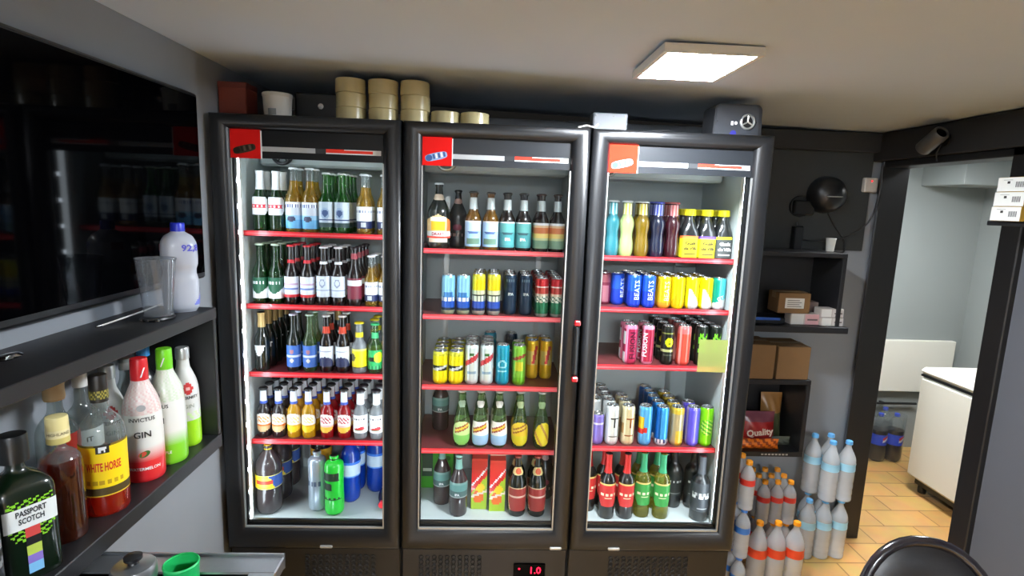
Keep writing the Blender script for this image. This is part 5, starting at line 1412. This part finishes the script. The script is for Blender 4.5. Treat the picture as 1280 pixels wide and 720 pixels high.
cardboard('small_carton', 'dull carton behind the stacked white cartons', 'carton', 1.535, 2.56, zsh, .10, .08, .095, mat=P('dull_carton', (112, 96, 88), .6), tape=False, group=g, lab_=pack_lab(L(110, 96, 90), L(130, 112, 104)))
bt = cardboard('tray_box', 'black tray with blue rim in the upper wall box', 'tray', 1.29, 2.50, zsh, .19, .12, .03, mat='black_plastic', tape=False)
MB().box(-.07, .07, -.061, -.058, .018, .031).build('blue_edge', P('blue_plastic', (40, 84, 160), .4), bt)
cardboard('parcel', 'brown parcel with white address label leaning in the upper wall box', 'parcel', 1.42, 2.49, zsh+.0525, .150, .10, .095, rz=0, lab_=white_lab)
# lower cubby
o_ = (1.30, YB, zz(-1.15)); lc = thing('wall_cubby', 'black open wall box with snack bags under the two cardboard boxes', 'shelf', o_)
for nm, a in (('top_board', (1.05, 1.534, YF, YB-.001, zz(-.795), zz(-.772))), ('side_panel', (1.514, 1.534, YF, YB-.001, zz(-1.13), zz(-.795))), ('side_panel', (1.05, 1.07, YF, YB-.001, zz(-1.13), zz(-.795))),
              ('back_panel', (1.07, 1.514, YB-.012, YB-.001, zz(-1.13), zz(-.795))), ('bottom_board', (1.05, 1.534, YF, YB-.001, zz(-1.155), zz(-1.13)))): wbox(nm, lc, 'black_board', o_, *a)
bl = MB()
for k in range(8):
    x = 1.33+k*.017; bl.box(x-o_[0], x+.011-o_[0], YF-.0012-o_[1], YF-.0004-o_[1], zz(-1.146)-o_[2], zz(-1.139)-o_[2], col=L(170, 168, 160))
bl.build('edge_lettering', 'print', lc)
g = 'cardboard boxes on the lower wall box'
cardboard('cardboard_box', 'brown cardboard box next to the cooler, on the lower wall box', 'box', 1.258, 2.515, zz(-.772)+.0005, .185, .18, .165, group=g)
cardboard('cardboard_box', 'brown cardboard box farther from the cooler, on the lower wall box', 'box', 1.440, 2.515, zz(-.772)+.0005, .155, .18, .158, group=g)
# snack bags: pillow bags
def pillow(name, label, x, y, z, w_, h, d, cols, rz=0, lean=.12, text=None, parent_group='snack bags in the lower wall box'):
    t = thing(name, label, 'bag', (x, y, z), rz, parent_group)
    mb = MB(); NU, NV = 14, 14
    for s_ in (-1, 1):
        n0 = len(mb.v)
        for j in range(NV+1):
            for i in range(NU+1):
                u = -1+2*i/NU; v = j/NV
                b = max(0, (1-abs(u)**3))*max(0, math.sin(PI*min(1, max(0, (v-.06)/.88))))**.6
                mb.v.append((u*w_/2*(1-.05*math.sin(v*PI)), s_*d/2*b+(v*h*lean)+.004*math.sin(u*9+v*13)*b, v*h))
        for j in range(NV):
            for i in range(NU):
                a = n0+j*(NU+1)+i; q = (a, a+1, a+NU+2, a+NU+1)
                u, v = -1+2*(i+.5)/NU, (j+.5)/NV
                mb.face(q if s_ < 0 else q[::-1], 0, cols(u, v))
    if text:
        add_text(mb, text[0], text[1], lambda x_, y_: (x_, -d/2-.003+(h*text[2]+y_)*lean, h*text[2]+y_), text[3], bold=.03, rot=.12)
    mb.build('bag_film', 'gloss_print', t, smooth=True)
    return t
ZC_ = zz(-1.13)+.0005
pillow('snack_bag', 'red snack bag with white script in the lower wall box', 1.345, 2.50, ZC_, .17, .165, .05, lambda u, v: L(226, 110, 30) if v < .22 else (L(150, 30, 30) if v < .75 else L(110, 56, 70)), text=('Quality', .044, .42, L(226, 206, 190)))
pillow('snack_bag', 'orange snack bag lying before the red bag in the lower wall box', 1.33, 2.455, ZC_, .20, .05, .035, lambda u, v: L(232, 120, 30) if math.sin(u*14+v*9) > -.2 else L(150, 60, 20), lean=.0)
pillow('snack_bag', 'tan snack bag leaning at the back of the lower wall box', 1.45, 2.585, ZC_+.0, .11, .235, .05, lambda u, v: L(150, 110, 60) if v > .55 else L(70, 76, 50), lean=.08)
pillow('snack_bag', 'small grey-green bag lying at the open end of the lower wall box', 1.46, 2.50, ZC_, .10, .045, .03, lambda u, v: L(84, 88, 76), lean=.0)
# round black device, its cables, sensor
dv = thing('wall_speaker', 'round black loudspeaker with a silver line on the shaded wall', 'speaker', (1.625, YB, zz(.095)))
MB().lathe([(.088, 0), (.088, .03), (.082, .06), (.062, .085), (.03, .098), (0, .10)], 36, axis='y', shape=lambda th, z: 1).build('dome', 'black_plastic', dv, smooth=True)
MB().box(-.038, .038, -.1045, -.075, -.012, -.007, bev=.001).build('silver_line', 'silver', dv)
MB().lathe([(.05, .004), (.052, .012), (.05, .02)], 24, axis='y', o=(-.115, 0, -.06)).build('bracket', 'black_steel', dv, smooth=True)
MB().box(-.15, -.05, -.035, -.001, -.10, -.03, bev=.006).build('mount', 'black_plastic', dv)
def cable(label, pts, r=.004, mat='cable', name='wall_cable'):
    p = spline_pts(pts); tag(MB().tube(p, r, 8).build(name, mat, smooth=True), label, 'cable')
def spline_pts(pts, n=6):
    pts = [Vector(p) for p in pts]; out = []; k = len(pts)
    for i in range(k-1):
        p0, p1, p2, p3 = pts[max(i-1, 0)], pts[i], pts[i+1], pts[min(i+2, k-1)]
        for j in range(n):
            t = j/n; out.append(.5*(2*p1+(p2-p0)*t+(2*p0-5*p1+4*p2-p3)*t*t+(3*p1-p0-3*p2+p3)*t**3))
    out.append(pts[-1]); return out
cable('black cable looping down from the round loudspeaker', [(1.65, YB-.02, zz(.01)), (1.69, YB-.02, zz(-.05)), (1.745, YB-.03, zz(-.13)), (1.735, YB-.035, zz(-.182)), (1.64, YB-.03, zz(-.165))])
cable('black cable hanging across the wall to the doorway post', [(1.50, YB-.03, zz(-.12)), (1.60, YB-.03, zz(-.13)), (1.72, YB-.03, zz(-.115)), (1.83, YB-.06, zz(-.03)), (1.855, YB-.075, zz(.12)), (1.85, YB-.08, zz(.24))])
cable('thin dark cable upright behind the round loudspeaker', [(1.625, YB-.006, zz(.012)), (1.628, YB-.006, zz(-.06)), (1.625, YB-.006, zz(-.125))], .0025)
wp = thing('wall_plug', 'small black power block on the wall over the upper wall box', 'plug', (1.505, YB, zz(-.12)))
MB().box(-.022, .022, -.045, -.001, -.06, .06, bev=.005).build('block', 'black_plastic', wp); MB().tube([(0, -.02, .06), (0, -.02, .08)], .006).build('strain_relief', 'cable', wp)
wc = thing('paper_cup', 'small white cup standing on the upper wall box', 'cup', (1.625, 2.55, zz(-.172)+.0005))
MB().lathe([(0, 0), (.017, 0), (.022, .058), (.0235, .06), (.021, .061), (.016, .003), (0, .003)], 24).build('cup_wall', 'white_plastic', wc, smooth=True)
MB().lathe([(.022, .0585), (.0242, .06), (.022, .0625)], 24).build('rim', 'white_plastic', wc, smooth=True)
sn = thing('alarm_sensor', 'small white sensor box with red light near the ceiling corner', 'sensor', (1.842, YB, zz(.15)))
MB().box(-.033, .033, -.032, -.001, -.035, .035, bev=.005).build('housing', P('cream_plastic', (190, 184, 176), .45), sn)
MB().lathe([(.004, 0), (.003, .002), (0, .003)], 10, axis='y', o=(0, -.032, .018)).build('pilot_light', 'red_led', sn, smooth=True)
bc = thing('security_camera', 'grey bullet camera fixed above the doorway', 'camera', (XR-.05, 2.235, zz(.318)))
MB().lathe([(.028, 0), (.028, .006), (.012, .010), (.011, .03)], 20, axis='x').move(Matrix.Rotation(PI, 4, 'Z')).build('mount', 'black_plastic', bc, smooth=True)
hs = MB(); hs.lathe([(0, -.055), (.028, -.055), (.031, -.05), (.031, .05), (.026, .056), (.024, .050), (0, .050)], 26); hs.move(Matrix.Translation((-.055, .0, -.005)) @ Matrix.Rotation(math.radians(58), 4, 'X')); hs.build('housing', P('grey_camera', (62, 60, 57), .4), bc, smooth=True)
lz = MB(); lz.lathe([(.020, .0505), (.012, .054), (0, .055)], 20); lz.move(Matrix.Translation((-.055, 0, -.005)) @ Matrix.Rotation(math.radians(58), 4, 'X')); lz.build('lens', 'screen', bc, smooth=True)
MB().tube([(-.004, .01, -.01), (-.02, .012, -.05), (-.012, .012, -.085)], .005).build('cable_tail', 'cable', bc)
# boxes on a bracket shelf by the doorway
bs = thing('bracket_shelf', 'short black shelf on the wall beside the doorway', 'shelf', (XR, 1.70, zz(.0)))
MB().box(-.185, -.001, -.16, .14, -.016, 0, bev=.002).build('board', 'black_board', bs)
MB().prism([(-.16, -.016), (-.003, -.016), (-.003, -.12)], -.015, .005).build('bracket', 'black_steel', bs)
for k in range(3):
    t = thing('lamp_carton', f"{['lowest', 'middle', 'topmost'][k]} white-ended yellow carton of the stack beside the doorway", 'carton', (1.80-.004*(2-k), 1.755, zz(.0)+.0005+k*.0478), 0, 'white-ended cartons on the bracket shelf')
    sx, sy, sz = .195, .105, .047
    MB().box(-sx/2, sx/2, -sy/2, sy/2, 0, sz, bev=.002).build('box_body', P('yellow_carton', (186, 150, 56), .5) if k == 0 else bpy.data.materials['yellow_carton'], t)
    e = MB(); x = -sx/2-.0008
    e.quad((x, sy/2, .001), (x, -sy/2, .001), (x, -sy/2, sz-.001), (x, sy/2, sz-.001), col=L(226, 226, 220))
    x -= .0005
    def r_(y0, y1, z0, z1, c_): e.quad((x, y0, z0), (x, y1, z0), (x, y1, z1), (x, y0, z1), col=c_)
    r_(.018, .008, .026, .034, L(50, 48, 46)); r_(.032, .0, .037, .039, L(170, 170, 166))
    for a in range(6): r_(-.012-a*.005, -.015-a*.005, .014, .032, L(80, 80, 84))
    e.build('printed_end', 'print', t)

# ------------------------------------------------------------------ water bottles on the floor
def water(key, desc, R, H, capc, lc, glass='water'):
    def f(u, v, z=0): return lc if .06 < v < .94 else W1
    kind(key, 'water_bottle', 'bottle', desc, desc, lambda t: bottle_parts(t, 'water', R, H, glass, seg=26, cap=('screw', capc, .0155 if R > .035 else .0135, .017), labels=[lab(.52, .645, f, span=2, nv=8, nu=40)]))
OR = L(236, 150, 20); RED = L(222, 70, 34); BL = L(96, 170, 226)
water('wbig', 'big', .0415, .335, OR, RED); water('wsmall', 'small', .0305, .215, OR, L(206, 50, 40))
water('bsmall', 'small', .0315, .222, L(60, 120, 206), L(46, 110, 190)); water('bbig', 'big', .0395, .305, BL, L(150, 200, 222))
gW = 'orange-capped water bottles by the cooler'; gB = 'blue-capped water bottles by the doorway'; gS = 'blue-capped water bottles stacked against the cooler'
CW = ['cooler-side', 'middle', 'doorway-side']
for j, x in enumerate((1.245, 1.330, 1.415)):
    for r in range(1):
        place('wbig', x, 2.21, .0005, f'big orange-capped water bottle, {CW[j]} one of the front three', gW)
for k in range(2):
    for r in range(3):
        for j, x in enumerate((1.355, 1.418, 1.481)):
            place('wsmall', x, 2.40+r*.063, .0005+k*.2155+(.0 if k == 0 else 0), f"small orange-capped water bottle, {['lower', 'upper'][k]} layer, {CW[j]} in {['front', 'second', 'rear'][r]} row", 'small orange-capped water bottles')
for k in range(3):
    key = 'bsmall' if k < 2 else 'wsmall'
    for r in range(2):
        nm = (f"{['lowest', 'second'][k]} blue-capped" if k < 2 else 'topmost orange-capped')
        place(key, 1.125, 2.13+r*.066, .0005+k*.2225, f"{nm} water bottle in the {['front', 'rear'][r]} column against the cooler", gS)
for k in range(2):
    for r, (x, y) in enumerate(((1.62, 2.455), (1.702, 2.455), (1.785, 2.46), (1.66, 2.535), (1.745, 2.54))):
        if k == 1 and r in (0,): continue
        place('bbig', x, y, .0005+k*.3055, f"big blue-capped water bottle, {['lower', 'upper'][k]} layer, {['cooler-side front', 'middle front', 'doorway-side front', 'rear cooler-side', 'rear doorway-side'][r]} one", gB)

# ------------------------------------------------------------------ storeroom
fz = thing('chest_freezer', 'white chest freezer behind the doorway', 'freezer', (3.02, 2.72, 0))
FZT = zz(-.90)
MB().box(-.34, .30, -.62, .44, .09, FZT-.055, bev=.02).build('freezer_body', 'freezer', fz, smooth=True, angle=30)
MB().box(-.335, .295, -.615, .435, FZT-.058, FZT-.046).build('seal', 'black_plastic', fz)
MB().box(-.345, .305, -.625, .445, FZT-.047, FZT, bev=.022).build('lid', 'freezer', fz, smooth=True, angle=30)
MB().box(-.30, .27, -.58, .40, .05, .092).build('plinth', 'black_steel', fz)
for sx in (-.27, .24):
    for sy in (-.55, .37): MB().lathe([(0, 0), (.022, 0), (.024, .01), (.024, .04), (.018, .052), (0, .052)], 16, o=(sx, sy, 0)).build('caster', 'black_plastic', fz, smooth=True)
wpnl = thing('white_board', 'blank white board fixed to the storeroom wall over the cola pack', 'board', (3.09, SY, zz(-1.06)))
MB().box(-.29, .29, -.045, -.003, -.19, .19, bev=.004).build('board', 'freezer', wpnl)
MB().box(-.25, .25, -.003, -.0005, -.15, .15).build('backing', 'silver', wpnl)
def pepsi(u, v, z=0):
    d = math.hypot((u-.15)*.8, (v-.5)*.9)
    if d < .36: return L(226, 226, 230) if abs(v-.5-.12*math.sin(u*5)) < .11 else (L(206, 40, 56) if v > .5 else L(30, 70, 190))
    return L(36, 76, 210)
kind('pepsi', 'cola_bottle', 'bottle', 'cola', 'cola', lambda t: bottle_parts(t, 'pet2', .0545, .34, 'coke', seg=26, cap=('screw', L(30, 60, 180), .016, .02), labels=[lab(.36, .58, pepsi, span=2, nv=22, nu=60)], fill=.66))
k = 0
for r, y in enumerate((3.545, 3.66)):
    for j, x in enumerate((2.66, 2.775, 2.89)):
        place('pepsi', x, y, .0005, f"big dark cola bottle with blue label, {['post-side', 'middle', 'freezer-side'][j]} of {['front', 'rear'][r]} row, storeroom pack", 'cola bottles in the storeroom pack', .35)
fm = MB(); R0 = .0585
ol = []
for cx_, cy_, a0 in ((2.89, 3.545, -PI/2), (2.89, 3.66, 0), (2.66, 3.66, PI/2), (2.66, 3.545, PI)):
    for q in range(5): a = a0+PI/2*q/4; ol.append((cx_+R0*math.cos(a), cy_+R0*math.sin(a)))
n0 = 0; hs_ = (.004, .10, .22, .335)
for h in hs_:
    s_ = 1
    for x, y in ol: fm.v.append((2.775+(x-2.775)*s_, 3.6025+(y-3.6025)*s_, h))
m_ = len(ol)
for a in range(len(hs_)-1):
    for q in range(m_): fm.face((a*m_+q, a*m_+(q+1) % m_, (a+1)*m_+(q+1) % m_, (a+1)*m_+q))
tag(fm.build('shrink_wrap', 'water_film', smooth=True), 'clear shrink film wrapped round the cola pack in the storeroom', 'film')
rod = thing('black_rod', 'black rod with a knob lying across the storeroom wall above the cola pack', 'rod', (2.80, SY-.03, zz(-1.345)))
MB().tube([(-.12, 0, 0), (.36, 0, .0)], .009).build('bar', 'black_steel', rod); MB().lathe([(0, -.035), (.02, -.033), (.026, 0), (.02, .033), (0, .035)], 16, axis='x', o=(-.02, 0, .004)).build('knob', 'black_plastic', rod, smooth=True)
MB().box(.10, .12, 0, .029, -.01, .01).build('wall_clip', 'black_steel', rod)

# ------------------------------------------------------------------ chair in the foreground
ch = thing('black_chair', 'black padded chair with rounded backrest before the doorway', 'chair', (1.068, .99, 0), math.radians(-12))
def pad(a, b, p, th, n=40, dome=.3, rings=6):
    """rounded pad in the xz plane, thickness along y"""
    mb = MB(); rows = []
    for s_, q in [(-1, k/rings) for k in range(rings+1)]+[(1, 1-k/rings) for k in range(rings+1)]:
        f = q if True else 0; y = s_*th*(math.sqrt(max(0, 1-f**5)))
        rows.append([(f*a*math.copysign(abs(math.cos(2*PI*i/n))**p, math.cos(2*PI*i/n)), y, f*b*math.copysign(abs(math.sin(2*PI*i/n))**p, math.sin(2*PI*i/n))) for i in range(n)])
    for r in rows: mb.v += r
    for j in range(len(rows)-1):
        for i in range(n):
            mb.face((j*n+i, j*n+(i+1) % n, (j+1)*n+(i+1) % n, (j+1)*n+i))
    return mb
bz = zz(-.80)-.215
def bend(mb, z0, tilt=.16, curve=1.1):
    return mb.move(Matrix.Translation((0, .20, z0)) @ Matrix.Rotation(-tilt, 4, 'X'))
b1 = pad(.158, .215, .9, .022)
for i_, v_ in enumerate(b1.v): b1.v[i_] = (v_[0], v_[1]-.9*v_[0]**2, v_[2])
bend(b1, bz).build('backrest', 'vinyl', ch, smooth=True, angle=60)
b2 = MB(); pts = []
for i in range(41):
    a = 2*PI*i/40; x = .160*math.copysign(abs(math.cos(a))**.9, math.cos(a)); pts.append((x, -.9*x*x, .217*math.copysign(abs(math.sin(a))**.9, math.sin(a))))
b2.tube(pts, .013, 10); bend(b2, bz).build('piping', 'vinyl_rim', ch, smooth=True, angle=80)
st = MB(); st.lathe([(0, .41), (.19, .41), (.21, .42), (.215, .44), (.205, .465), (.16, .478), (0, .482)], 40, shape=lambda th, z: 1/((abs(math.cos(th))**3+abs(math.sin(th))**3)**(1/3)))
st.build('seat', 'vinyl', ch, smooth=True, angle=60)
for sx in (-1, 1):
    MB().tube([(sx*.17, -.17, .42), (sx*.19, -.19, 0)], .011).build('leg', 'black_steel', ch, smooth=True)
    MB().tube([(sx*.17, .17, .42), (sx*.19, .20, 0)], .011).build('leg', 'black_steel', ch, smooth=True)
    MB().tube([(sx*.12, .16, .42), (sx*.12, .195, .5), (sx*.12, .205, bz)], .011).build('back_post', 'black_steel', ch, smooth=True)
